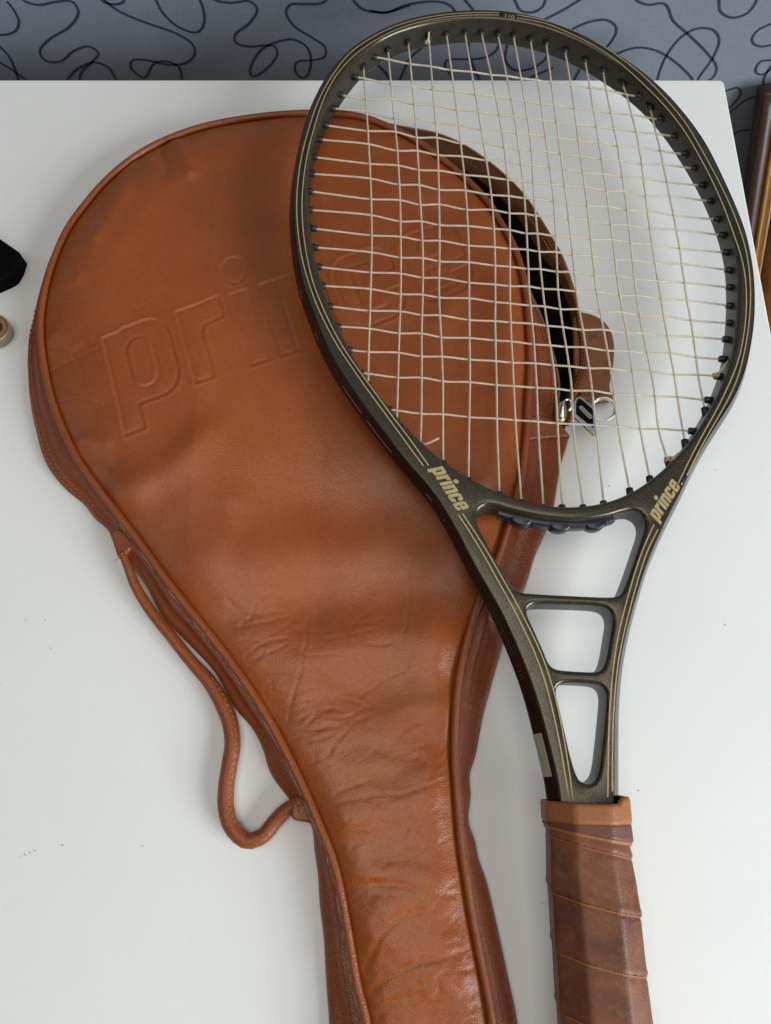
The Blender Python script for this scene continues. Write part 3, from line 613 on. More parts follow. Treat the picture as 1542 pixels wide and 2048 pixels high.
def capsule(p0, p1, r, n=8):
    p0, p1 = np.array(p0), np.array(p1); a = math.atan2(*(p1-p0)[::-1]); out = []
    for c_, a0 in ((p1, a-math.pi/2), (p0, a+math.pi/2)):
        for k in range(n+1): out.append(c_+r*np.array([math.cos(a0+math.pi*k/n), math.sin(a0+math.pi*k/n)]))
    return np.array(out)
c0, c1 = at(1162, 816, tgz)[:2], at(1180, 834, tgz)[:2]
tg = MB(); tg.prism(capsule(c0, c1, .00125), tgz+.0001, tgz+.0004); tg.build('slot_rim', M['steel'], tgo, False)
tg = MB(); tg.prism(capsule(c0, c1, .0008), tgz+.0003, tgz+.0006); tg.build('slot_fill', simple('ochre_enamel', (.27, .17, .06), .4), tgo, False)
tg = MB(); bar = atxy([(1147,832),(1151,831),(1190,863),(1191,871),(1186,871)], tgz-.001); tg.prism(bar, tgz-.0022, tgz-.0002); tg.build('tag_edge', M['brass'], tgo, False)
rc = np.array([*at(1207, 818, .0125)[:2], .0125]); rg = MB(); th = np.linspace(0, 2*math.pi, 60, endpoint=False); RR_ = .0068
rg.tube(np.c_[rc[0]+RR_*np.cos(th), rc[1]+RR_*np.sin(th), rc[2]+.0012*np.sin(th+.8)], .00065, 8, True)
rg.tube(np.c_[rc[0]+(RR_-.0004)*np.cos(th), rc[1]+(RR_-.0004)*np.sin(th), rc[2]-.0011+.0012*np.sin(th+.8)], .0006, 8, True); rg.build('key_ring', M['steel'], case)

# ================================================================== RACKET
racket = thing('tennis_racket', 'bronze and black oversize tennis racket with pale strings lying across the leather case', 'tennis racket', tuple(PW(atP(1200, 1900), -.018)))
OUTER = [(1098,1660),(1093.5,1599),(1087,1556),(1066,1470),(1050,1406),(1033,1354),(1016,1310),(1002,1275),(983,1233),(966.5,1202),(946,1166),(925,1127),(904,1083),(883,1046),(862,1012),(842,985),(818,960),(785,919),(755,882),(726,843),(697,802),(671,763),(654,732),(638,700.6),(624.5,665.5),(611,630),(599,597),(591,560),(583.5,515),(579,458),(579,400),(585,350),(595,300),(607,250),(625,205),(650,156),(685,112),(725,80),(775,53),(832,34),(889,24),(951,20),(1003,21.5),(1042,27),(1085,37),(1121,49),(1171,72.5),(1221,100),(1271,132.5),(1321,174),(1371,229),(1411,285),(1441,344),(1471,410),(1491,462),(1501,505),(1507,542),(1510,590),(1508.5,645),(1502.6,690),(1493,740),(1481.5,778),(1464,816),(1439,855),(1413,896),(1387,942),(1361,999),(1337,1045),(1311,1100),(1291,1150),(1279,1191),(1266,1237),(1254,1287),(1245.5,1333),(1239,1400),(1237,1462),(1237,1524.5),(1237,1591),(1238,1660)]
def bulge(b): return .0040+.0016*np.clip((.10-b)/.08, 0, 1)      # how far the outer side rounds out
ab = np.array([atP(x, y, 0) for x, y in OUTER]); Nn = normals2(ab)
cen = np.array([atP(1040, 600)]).ravel()
if np.sum(Nn*(ab-cen), axis=1).mean() < 0: Nn = -Nn
PRO = np.array([(0, 1), (.07, .997), (.14, .98), (.20, .945), (.26, .89), (.36, .78), (.50, .62), (.66, .45), (.82, .26), (.94, .10), (1, 0)])
PROF = np.vstack([PRO, PRO[-2::-1]*[1, -1]])
flat = []
for (x, y), p, n in zip(OUTER, ab, Nn):
    X = PW(p); v = X-CAM; v /= np.linalg.norm(v)
    vo = v.dot(RU)*n[0]+v.dot(RV)*n[1]; vw = v.dot(RN)             # view direction in (outward, up)
    nx, nw = -vw, vo                                               # silhouette normal
    if nx < 0: nx, nw = -nx, -nw
    A = bulge(p[1]); k = int(np.argmax(PROF[:, 0]*A*nx+PROF[:, 1]*HT*nw)); off, wv = PROF[k, 0]*A, PROF[k, 1]*HT
    flat.append(atP(x, y, wv)-n*off)
outer = smooth_curve(flat, .002, .006)
INB = [(1342,924),(1361,903.5),(1379,875),(1396,845),(1412,815),(1425,784),(1438,748),(1446,704),(1450.6,645),(1452,588.5),(1449,536),(1440,494),(1422,443),(1400.5,393),(1371,340),(1333,281),(1296,236),(1251,195),(1221,174),(1182,149),(1135,124),(1085,104),(1034,91),(983,85),(933,84),(882,88),(832,97),(786,112),(741,138),(717,161),(697,187),(678,213),(663,238),(648,272),(635,308),(626,345),(620,385)]
INT = [(617.5,425),(619,458),(627.4,505),(643,567),(664.4,629.6),(688,678),(715,729),(738,764),(789,828),(839.5,882.5),(884,922),(933,955),(988,983),(1038,1001),(1092,1013),(1138,1016),(1193,1011),(1246,995.6),(1290,970),(1322,945)]
hoop = [atP(x, y, -.0078) for x, y in INB]+[atP(x, y, .0078) for x, y in INT]
hoop = smooth_curve(hoop, .002, .009, True)
HOLES = [[(365,330),(375,295),(400,272),(440,268),(520,290),(600,310),(700,328),(800,337),(900,335),(1000,318),(1060,300),(1110,290),(1150,300),(1175,330),(1178,370),(1150,460),(1110,580),(1080,660),(1065,690),(1040,705),(1000,708),(800,700),(650,692),(580,686),(550,672),(520,630),(460,530),(400,420),(370,360)],
 [(607,790),(610,765),(630,746),(660,741),(800,743),(950,750),(990,758),(1015,780),(1022,810),(1010,900),(990,1010),(975,1050),(950,1066),(900,1067),(770,1058),(735,1050),(715,1030),(690,970),(650,880),(620,815)],
 [(748,1170),(748,1145),(765,1126),(800,1119),(900,1122),(960,1130),(985,1150),(993,1180),(985,1300),(970,1450),(960,1530),(945,1580),(915,1606),(890,1605),(860,1590),(845,1560),(820,1480),(790,1350),(760,1220)]]
holes = [smooth_curve([atP(800+x/2.402, 900+y/2.402, .0078) for x, y in h], .0012, .0016, True) for h in HOLES]
BV = .0024
fr = MB()
half_close = outer
layers = []
NO_ = normals2(outer); NO_ = NO_ if np.sum(NO_*(outer-cen), axis=1).mean() > 0 else -NO_
AO = bulge(outer[:, 1])
rowsO = []
for of_, wf_ in PROF: rowsO.append(np.array([PW(p+n*a_*of_, HT*wf_) for p, n, a_ in zip(outer, NO_, AO)]))
hk = np.where(outer[:, 1] > .165)[0]; h0, h1 = hk[0], hk[-1]       # round the hoop the dark coat comes up onto the shoulder
for k in range(len(rowsO)-1):
    dk = 1 if 3 <= k <= len(rowsO)-5 else 0
    for i0, i1, m_ in ((0, h0, dk), (h0, h1, 1), (h1, len(outer)-1, dk)): fr.ruled([rowsO[k][i0:i1+1], rowsO[k+1][i0:i1+1]], False, m_)
top_loops = [outer]
for lp, st in [(hoop, 0)]+[(h, 1) for h in holes]:
    lp = ccw(lp); N = -normals2(lp, True)                          # into the material is away from the hole's centre
    c0 = lp.mean(0)
    if np.sum(N*(lp-c0), axis=1).mean() < 0: N = -N
    bv = BV if st == 0 else .0022; rws = []
    for ph in np.linspace(0, math.pi/2, 6): rws.append(np.array([PW(p+n*bv*(1-math.sin(ph)), HT-bv*(1-math.cos(ph))) for p, n in zip(lp, N)]))
    for ph in np.linspace(math.pi/2, 0, 6): rws.append(np.array([PW(p+n*bv*(1-math.sin(ph)), -HT+bv*(1-math.cos(ph))) for p, n in zip(lp, N)]))
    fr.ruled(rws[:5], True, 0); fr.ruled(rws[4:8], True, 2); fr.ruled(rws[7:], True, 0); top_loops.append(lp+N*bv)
V2 = []; E2 = []
for k, l in enumerate(top_loops):
    b0 = len(V2); n = len(l); V2 += [Vector(p) for p in l]; E2 += [(b0+i, b0+(i+1) % n) for i in range(n)]
vo, eo_, fo_, *_r = delaunay_2d_cdt(V2, E2, [], 0, 1e-9)
vo = np.array([tuple(v) for v in vo]); cen_t = np.array([vo[list(f)].mean(0) for f in fo_])
msk = inside(cen_t, top_loops[0])
for l in top_loops[1:]: msk &= ~inside(cen_t, l)
tri = [f for f, k in zip(fo_, msk) if k]
fr.add([PW(p, HT) for p in vo], tri, 0); fr.add([PW(p, -HT) for p in vo], tri, 0)
bm = bmesh.new()
for v in fr.v: bm.verts.new(v)
bm.verts.ensure_lookup_table()
for f, mi in zip(fr.f, fr.m):
    try: fc = bm.faces.new([bm.verts[i] for i in f]); fc.material_index = mi; fc.smooth = True
    except ValueError: pass
bmesh.ops.remove_doubles(bm, verts=bm.verts, dist=2e-6); bmesh.ops.recalc_face_normals(bm, faces=bm.faces)
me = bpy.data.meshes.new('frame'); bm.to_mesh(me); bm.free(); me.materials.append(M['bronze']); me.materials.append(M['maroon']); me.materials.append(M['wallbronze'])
frame = bpy.data.objects.new('frame', me); C.objects.link(frame); attach(frame, racket)
outer_poly = np.vstack([outer])
def surf(P):
    """height of the top surface at local points"""
    P = np.asarray(P); ins = inside(P, outer_poly); d = np.where(ins, 0, polydist(P, outer)); a_ = bulge(P[:, 1])
    return HT*np.interp(d/a_, PRO[:, 0], PRO[:, 1])
def strip(name, pts, wd, mat, lift=.00012, par=None, step=.003, sm=.004):
    L = smooth_curve([atP(x, y, HT) for x, y in pts], step, sm); N = normals2(L)
    A_, B_ = L+N*wd/2, L-N*wd/2; za, zb = surf(A_)+lift, surf(B_)+lift
    q = MB(); q.ruled([[PW(p, z) for p, z in zip(A_, za)], [PW(p, z) for p, z in zip(B_, zb)]]); return q.build(name, mat, par or frame, False)
def T7(L): return [(800+x/2.402, 900+y/2.402) for x, y in L]
PIN = [T7([(280,310),(340,402),(400,500),(450,590),(500,680),(545,760),(580,830),(650,980),(700,1120),(740,1280),(775,1450),(800,1600),(815,1700)]),
 T7([(300,305),(360,395),(420,490),(470,578),(520,665),(565,745),(600,815),(675,970),(725,1110),(765,1270),(795,1430),(820,1590),(834,1700)]),
 T7([(1240,380),(1190,480),(1150,600),(1110,740),(1075,880),(1045,1040),(1030,1200),(1022,1350),(1020,1500),(1020,1640)]),
 T7([(1220,358),(1165,480),(1125,600),(1085,740),(1050,880),(1025,1040),(1010,1200),(1003,1350),(1000,1500),(998,1670)]),
 [(847.1,932),(810,882),(773,831),(736,781),(704.5,736),(677,695),(654,654),(634,611),(615.7,560),(604,517),(595.5,458),(593.5,400),(597.5,350),(606,300),(620,250),(637.5,200),(664,152),(702,104),(743,76),(785,54.5),(832,40),(889,29.5),(951,25.5),(998,26)],
 [(857,931),(818,876),(781,828),(745.5,779),(714,736),(685,693),(661.6,650),(642,607),(624.5,560),(614.6,517),(606,458),(604,400),(608,350),(616.5,300),(630,250),(646.5,200),(671,152.5),(709,110),(745,84),(785,62.5),(832,46),(889,34.5),(951,30),(998,30.5)],
 [(1034,30),(1091,41),(1141,58.5),(1191,83),(1241,116),(1291,156),(1331,197.5),(1371,246),(1401,296),(1431,351),(1456,401),(1476,450),(1489,489),(1497,530),(1501,580),(1499.5,630),(1494,676),(1486,716),(1475.5,755),(1460,791),(1437,833),(1412,876),(1391,916),(1374,951)],
 [(1034,36),(1091,46.5),(1136,65),(1186,90),(1236,123),(1281,163),(1326,208),(1366,258),(1396,308),(1424,361),(1448,415),(1466,465),(1480,505),(1490,550),(1493,600),(1491,640),(1485,685),(1472,735),(1455,775),(1431,824),(1406,868),(1382,914),(1356,967)]]
for L in PIN: strip('pinstripe', L, .00058, M['gold'])
# dark field between the two stripes
def between(A_, B_):
    a_ = resample(catmull([atP(x, y, HT) for x, y in A_]), n=160); b2 = resample(catmull([atP(x, y, HT) for x, y in B_]), n=160)
    za, zb = surf(a_)+.00005, surf(b2)+.00005
    q = MB(); q.ruled([[PW(p, z) for p, z in zip(a_, za)], [PW(p, z) for p, z in zip(b2, zb)]]); q.build('stripe_ground', M['stripeground'], frame, False)
M['stripeground'] = simple('dark_bronze', (0.030, 0.026, 0.016), .38, .5, var=.3, vs=2500)
between(PIN[4], PIN[5]); between(PIN[6], PIN[7])
def lettering(O, E, Up, Wd=.68, s=.28, t=.24, gap=.07):
    G, tw = glyphs(Wd, s, t, gap, .27, .2, 5); O, E, Up = map(np.array, (O, E, Up)); X = (E-O)/tw
    for gl in G:
        def mp(l): return [O+p[0]*X+p[1]*Up for p in l]
        groups = [[gl[0]], [gl[1]]] if gl is G[2] else [gl]
        q = MB()
        for gr in groups:
            loops = [np.array([atP(p[0], p[1], HT) for p in mp(l)]) for l in gr]; al = np.vstack(loops); zz_ = surf(al)+.00014
            V = [PW(p, z) for p, z in zip(al, zz_)]
            q.add(V, tessellate_polygon([[Vector((p[0], p[1], 0)) for p in l] for l in loops]))
        q.build('letter', M['gold'], frame, False)
lettering((860.3, 937.6), (914, 1022), (25, -5.6)); lettering((1316, 1044.9), (1361, 974), (-17, -17.7))
def text_verts(s):
    cu = bpy.data.curves.new('txt', 'FONT'); cu.body = s; o = bpy.data.objects.new('txt', cu); C.objects.link(o); bpy.context.view_layer.update()
    me = o.to_mesh(); V = np.array([tuple(v.co)[:2] for v in me.vertices]); Fc = [tuple(p.vertices) for p in me.polygons]
    o.to_mesh_clear(); bpy.data.objects.remove(o); bpy.data.curves.remove(cu); return V, Fc
# 110 on the crown, on a dark patch
strip('crown_patch', [(1000,28),(1016,30.5),(1032,34)], .0034, M['stripeground'], .00008, sm=0)
V, Fc = text_verts('110'); V = (V-V.min(0))/(V.max(0)-V.min(0))
O, E, Up = np.array([1010, 36.5]), np.array([1028, 39.0]), np.array([.8, -8.])
loc = np.array([atP(*(O+(E-O)*v[0]+Up*v[1]), HT) for v in V]); zz_ = surf(loc)+.0002
q = MB(); q.add([PW(p, z) for p, z in zip(loc, zz_)], Fc); q.build('number', M['gold'], frame, False)
# small worded line down the left flank of the shaft
V, Fc = text_verts('BORON  110'); V = (V-V.min(0))/(V.max(0)-V.min(0))
sA, sB = atP(990, 1232), atP(1044, 1362)
kA, kB = int(np.argmin(np.linalg.norm(outer-sA, axis=1))), int(np.argmin(np.linalg.norm(outer-sB, axis=1)))
PX = np.linspace(0, 2, len(PROF))
def flank(sv, ph, lift=.00015):
    k = np.clip(sv, 0, len(outer)-1.001); i = int(k); f = k-i; p = outer[i]*(1-f)+outer[i+1]*f; n = NO_[i]*(1-f)+NO_[i+1]*f; a_ = AO[i]
    x_ = math.degrees(ph)/90.; of_ = np.interp(x_, PX, PROF[:, 0]); wf_ = np.interp(x_, PX, PROF[:, 1]); return PW(p+n*(a_*of_+lift), HT*wf_+lift*.7*np.sign(wf_))
q = MB(); q.add([flank(kA+(kB-kA)*v[0], math.radians(84-30*v[1])) for v in V], Fc); q.build('side_lettering', M['dullgold'], frame, False)
# pale iridescent sticker on the flank
m, t, b, co = nt('iridescent_sticker')
t.links.new(ramp(t, noise(t, co, 190, 3, .5, .5), [(.3, (.36, .40, .24)), (.45, (.40, .36, .29)), (.58, (.24, .38, .22)), (.7, (.44, .38, .32))]), b.inputs['Base Color']); b.inputs['Roughness'].default_value = .35; b.inputs['Metallic'].default_value = .2; M['sticker'] = m
k0, k1 = [int(np.argmin(np.linalg.norm(outer-atP(x, y), axis=1))) for x, y in ((1080, 1466), (1096, 1552))]
q = MB(); q.ruled([[flank(s_, math.radians(a_), .0002) for s_ in np.linspace(k0, k1, 12)] for a_ in np.linspace(50, 105, 8)]); q.build('sticker', M['sticker'], frame)
# blue paint chip by the right word
q = MB(); pc_ = np.array([atP(x, y, HT) for x, y in ((1364,964),(1366,961),(1369,958.5),(1371,956),(1375,956),(1377.5,959.5),(1374.5,963),(1374,967),(1370,968.5),(1367,967))])
q.poly([[PW(p, z) for p, z in zip(pc_, surf(pc_)+.0003)]]); q.build('paint_chip', simple('blue_chip', (.012, .055, .13), .3), frame, False)
q = MB(); pc_ = np.array([atP(x, y, HT) for x, y in ((1361.5,971),(1362.5,966),(1364.5,965),(1365,969))]); q.poly([[PW(p, z) for p, z in zip(pc_, surf(pc_)+.0003)]]); q.build('paint_chip', simple('bare_metal', (.55, .55, .52), .35, .5), frame, False)

# --- strings (woven): waypoints along each one
MAINS = [[(728,150),(731,190),(737.6,291),(742.3,392),(743.7,493),(741,590),(739,661),(737.6,700),(736.5,762)],
 [(777,112),(784,190),(794,291),(800,392),(801.7,493),(801.5,590),(799,661),(796,762),(794,834)],
 [(817,92),(826.6,190),(834.4,291),(840,392),(845.5,493),(845.5,590),(843.5,661),(843.5,762),(842,864),(841,884)],
 [(858,80),(866.4,190),(875,291),(878,392),(879.3,493),(878.2,590),(881.6,661),(885.7,762),(886,864),(886.5,926)],
 [(893,70),(909.6,190),(922,291),(932,392),(937.3,493),(938.5,590),(939,661),(940,762),(938,864),(937,960)],
 [(930,68),(951,190),(967.6,291),(982.8,392),(989.5,493),(990.6,590),(990.5,661),(993,762),(994.5,864),(999,988)],
 [(963,68),(990.6,190),(1008,291),(1017.5,392),(1020,493),(1020,590),(1022,661),(1027,762),(1032,864),(1043,1004)],
 [(996,72),(1021,190),(1037,291),(1048.6,392),(1054.6,493),(1059.2,590),(1066,661),(1072.7,762),(1077,864),(1087,1014)],
 [(1027,74),(1047.5,190),(1062,291),(1068,392),(1077.4,493),(1086.5,590),(1096,661),(1110,762),(1115.6,864),(1124,1014)],
 [(1061,82),(1079.5,190),(1093,291),(1106.5,392),(1112.5,493),(1117,590),(1126.7,661),(1142,762),(1147.6,864),(1166,1014)],
 [(1093,93),(1105.5,190),(1119,291),(1131.8,392),(1143.6,493),(1153.7,590),(1166,661),(1182,762),(1193,864),(1207,1006)],
 [(1131,108),(1145,190),(1158,291),(1172,392),(1183,493),(1194,590),(1207.6,661),(1224.5,762),(1238,864),(1259,980)],
 [(1170,123),(1182,190),(1198.5,291),(1214,392),(1227,493),(1239,590),(1252.5,661),(1267,762),(1281,864),(1299,956)],
 [(1207,148),(1214,190),(1234.6,291),(1250,392),(1262,493),(1272.7,590),(1284.5,661),(1305.5,762),(1318,864),(1333,914)],
 [(1247,175),(1252.5,190),(1277.5,291),(1291,392),(1304.5,493),(1320.6,590),(1332.4,661),(1350,762),(1365.5,864),(1368,876)],
 [(1300,218),(1318,291),(1339,392),(1358.4,493),(1372,590),(1384.7,661),(1398,762),(1408,812)]]
def tA(L): return [(600+x/2.965, 190+y/2.965) for x, y in L]
def tB(L): return [(980+x/2.965, 190+y/2.965) for x, y in L]
def tC(L): return [(600+x/2.965, 560+y/2.965) for x, y in L]
def tD(L): return [(980+x/2.965, 560+y/2.965) for x, y in L]
CROSS = [[(757,116),(784,121),(820,127),(899,139),(980,148.6),(1042.6,156),(1101.6,165),(1180.5,175),(1224,182.5),(1268,191)],
 [(714,155),(731,158),(781,167.5),(862,177.6),(946,187.7),(1022,198.5),(1081,207),(1151,216),(1221,225),(1268,230.7),(1317,238)],
 [(690,191),(730.6,197.8),(784.6,199),(825,207.6),(869,211),(912.7,218.8),(956.6,223.8),(997,229),(1034,234),(1084.7,240.7),(1111.7,244),(1200,254),(1226,257.5),(1270,262.5),(1345,273)],
 [(675,218),(734,223.8),(788,236.6),(828.4,238.3),(872,245),(919.5,250.8),(961.6,258.6),(1000,261),(1032.4,266),(1090,272.7),(1118.4,276.8),(1200,286),(1236,292),(1278.5,295),(1366,308)],
 tA([(160,180),(400,210),(565,220),(690,250),(815,255),(950,285),(1090,285),(1205,308),(1295,322)])+tB([(245,327),(430,350),(540,365),(660,378),(770,390),(900,408),(1030,415),(1200,436)]),
 tA([(125,265),(405,293),(575,328),(695,332),(820,355),(955,365),(1100,385),(1215,393),(1310,410)])+tB([(250,417),(430,438),(550,458),(670,470),(790,483),(905,492),(1050,515),(1245,535)]),
 tA([(95,369),(410,405),(585,420),(700,442),(820,450),(970,470),(1120,488)])+tB([(110,502),(250,518),(430,537),(560,545),(690,568),(790,572),(915,598),(1070,602),(1295,630)]),
 tA([(80,468),(415,497),(590,530),(705,535),(825,560),(980,568)])+tB([(0,590),(110,600),(205,610),(375,630),(450,635),(575,655),(695,662),(805,680),(930,685),(1090,712),(1335,737)]),
 tA([(70,572),(420,615),(595,625),(715,650),(825,650),(985,678)])+tB([(0,681),(120,700),(210,705),(275,715),(380,722),(465,738),(585,742),(715,765),(815,772),(945,792),(1105,802),(1365,831)]),
 tA([(68,682),(425,715),(598,748),(720,750),(828,770),(990,778)])+tB([(120,802),(215,820),(280,822),(385,835),(475,838),(600,855),(725,858),(830,875),(960,885),(1122,908),(1390,933)]),
 tA([(70,790),(425,830),(598,842),(725,862),(828,865),(995,890)])+tB([(120,910),(220,918),(290,928),(395,932),(490,948),(605,955),(740,975),(840,978),(975,997),(1135,1005),(1405,1038)]),
 tA([(80,903),(425,935),(598,962),(728,968),(828,985),(998,993)])+tB([(120,1020),(230,1030),(295,1033),(400,1047),(500,1050),(620,1070),(750,1072),(860,1088),(1000,1105),(1145,1110),(1412,1140)]),
 tA([(100,1018),(420,1050),(598,1060),(728,1082),(828,1085),(1000,1110)])+tB([(120,1132),(235,1137),(310,1147),(410,1155)])+tD([(500,65),(635,70),(770,90),(875,92),(1015,112),(1165,122),(1412,152)]),
 tC([(122,34),(415,55),(595,82),(728,88),(828,103),(1000,110)])+tD([(120,140),(240,150),(320,158),(420,172),(530,174),(655,187),(780,190),(890,210),(1030,215),(1190,238),(1412,255)]),
 tC([(165,155),(415,180),(595,187),(728,207),(825,210),(1003,235)])+tD([(120,250),(245,260),(335,270),(430,280),(550,295),(670,295),(805,312),(910,315),(1045,330),(1205,340),(1412,353)]),
 tC([(212,275),(412,290),(590,315),(725,318),(835,338),(1005,345)])+tD([(125,365),(260,380),(350,388),(445,395),(565,400),(690,417),(820,422),(930,433),(1065,435),(1230,458),(1390,470)]),
 tC([(280,412),(408,425),(585,432),(722,452),(840,455),(1005,470)])+tD([(130,488),(265,495),(370,503),(460,512),(590,522),(710,525),(835,540),(945,545),(1090,560),(1240,565),(1362,572)]),
 tC([(368,552),(580,577),(722,580),(850,600),(1008,607)])+tD([(140,630),(275,637),(385,645),(480,655),(600,657),(735,675),(860,678),(965,688),(1100,695),(1255,708),(1305,713)]),
 tC([(535,769),(718,792),(850,797),(1008,812)])+tD([(155,830),(280,840),(395,848),(490,855),(620,860),(760,870),(890,882),(1010,885),(1120,890),(1210,897)])]
mains = [resample(catmull([atP(x, y, 0) for x, y in L]), step=.002) for L in MAINS]
crosses = [resample(catmull([atP(x, y, 0) for x, y in L]), step=.002) for L in CROSS]
mains = [gsmooth(L, 2.0) for L in mains]; crosses = [gsmooth(L, 1.0) for L in crosses]
hoopw = ccw(hoop)
def trim(L):
    """run both ends just into the inner wall of the hoop"""
    ins = inside(L, hoopw); k = np.where(ins)[0]; L = L[k[0]:k[-1]+1]
    for _ in range(2):
        t_ = L[-1]-L[-4]; t_ /= np.linalg.norm(t_); h = ray_hit(L[-1], t_, np.vstack([hoopw, hoopw[:1]]), .08) or 0
        ext = h+.004; L = np.vstack([L, [L[-1]+t_*s_ for s_ in np.arange(.002, ext+.001, .002)]])[::-1]
    return L
mains = [trim(L) for L in mains]; crosses = [trim(L) for L in crosses]
SR = .00058
def zweave(L, others, par):
    z = np.zeros(len(L)); s = np.concatenate([[0], np.cumsum(np.linalg.norm(np.diff(L, axis=0), axis=1))]); ks, zs = [0], [0]
    for j, O_ in enumerate(others):
        D_ = np.linalg.norm(L[:, None]-O_[None], axis=2); m_ = np.unravel_index(np.argmin(D_), D_.shape)
        if D_[m_] < .0016: ks.append(s[m_[0]]); zs.append(1.0 if (j+par) % 2 else -1.0)
    ks.append(s[-1]); zs.append(0); o_ = np.argsort(ks); ks, zs = np.array(ks)[o_], np.array(zs)[o_]
    return gsmooth(np.interp(s, ks, zs), 1.2)
for i, L in enumerate(mains):
    z = -zweave(L, crosses, i)*SR*.45
    q = MB(); q.tube([PW(p, a_) for p, a_ in zip(L, z)], SR, 7); q.build('main_string', M['string'], racket)
for j, L in enumerate(crosses):
    z = zweave(L, mains, j)*SR*.75
    q = MB(); q.tube([PW(p, a_) for p, a_ in zip(L, z)], SR, 7); q.build('cross_string', M['string'], racket)
# grommets: a black barrel where each string meets the hoop
for L in mains+crosses:
    for e_, i_ in ((L[0], L[5]), (L[-1], L[-6])):
        t_ = (i_-e_)/np.linalg.norm(i_-e_); h = .004
        P_ = [PW(e_+t_*s_) for s_ in (0.001, h+.0026, h+.0031, h+.0030)]
        q = MB(); q.tube(P_, [.0021, .0019, .0016, .0008], 10); q.build('grommet', M['black'], racket)
# loops of string showing in the groove on the outer flank
for A_, B_ in (((603,586),(609,606)), ((634,669),(643,692)), ((689,768),(731,829)), ((737,840),(794,912)), ((852,984),(869,1010)), ((883,1040),(888,1052))):
    k0, k1 = [int(np.argmin(np.linalg.norm(outer-atP(x, y), axis=1))) for x, y in (A_, B_)]
    ss = np.linspace(k0, k1, max(6, abs(k1-k0)+2)); q = MB(); P_ = [flank(s_, math.radians(66), -.0003 if 0 < i < len(ss)-1 else -.0016) for i, s_ in enumerate(ss)]
    q.tube(P_, SR, 7); q.build('string_loop', M['loop'], racket)
# tie-off knots and loose ends
def knot(px, py, r, wv=0.002):
    c0 = PW(atP(px, py, wv), wv); q = MB(); th = np.linspace(0, 4*math.pi, 40)
    q.tube(np.c_[c0[0]+r*np.cos(th), c0[1]+r*.7*np.sin(1.5*th), c0[2]+r*.6*np.sin(th+.5)], .0006, 6); q.build('knot', M['knot'], racket)
def tail(P_, mat='string', r=SR):
    q = MB(); q.tube(resample(catmull(np.array([PW(atP(x, y, wv), wv) for x, y, wv in P_])), step=.001), r, 7); q.build('string_end', M[mat], racket)
knot(1337, 919, .0016); knot(1432, 750, .0013); knot(855, 84, .0012, 0); tail([(841,884,0),(850,888,.001),(862,884,.002),(878,876,.003)]); tail([(1338,918,.002),(1348,914,.003),(1357,906,.003)]); tail([(1434,752,.001),(1441,742,.003),(1450,730,.004),(1458,720,.004)]); tail([(855,86,0),(857,76,.002),(858,64,.004)])
# black string-guide strip under the bridge, with its three round pads
h1 = ccw(holes[0]); pA, pB = atP(1000, 1030, .0078), atP(1236, 1040, .0078)
ctr = h1.mean(0); kk = [i for i, p in enumerate(h1) if pA[0] < p[0] < pB[0] and p[1] > ctr[1]]
gs = h1[kk]; gs = gs[np.argsort(gs[:, 0])]; gs = resample(gs, step=.002)
gn = normals2(gs); gn = gn if gn[len(gn)//2].dot(ctr-gs[len(gn)//2]) > 0 else -gn
strip_o = MB(); rw = []
for d_, wv in ((-.0005, .0035), (.0018, .0038), (.0026, .0030), (.0026, -.0040), (.0018, -.0048), (-.0005, -.0046)): rw.append([PW(p+n*d_, wv) for p, n in zip(gs, gn)])
strip_o.ruled(rw); strip_o.poly([[r_[0] for r_ in rw]]); strip_o.poly([[r_[-1] for r_ in rw][::-1]]); gso = strip_o.build('string_guide', M['blackblue'], racket)
for fx in (.22, .55, .86):
    k = int(fx*(len(gs)-1)); p, n = gs[k], gn[k]; tt_ = np.array([-n[1], n[0]]); q = MB(); rw = []
    for wv, sc_ in ((.0042, .0), (.0042, .8), (.0036, 1.), (-.0030, 1.), (-.0038, .85), (-.0040, 0)):
        rw.append([PW(p+n*(.0012+.0036*sc_*math.sin(a_))+tt_*.0056*(.75+.25*sc_)*math.cos(a_)*max(sc_, .02), wv) for a_ in np.linspace(0, math.pi, 14)])
    q.ruled(rw); q.build('guide_pad', M['blackblue'], gso)
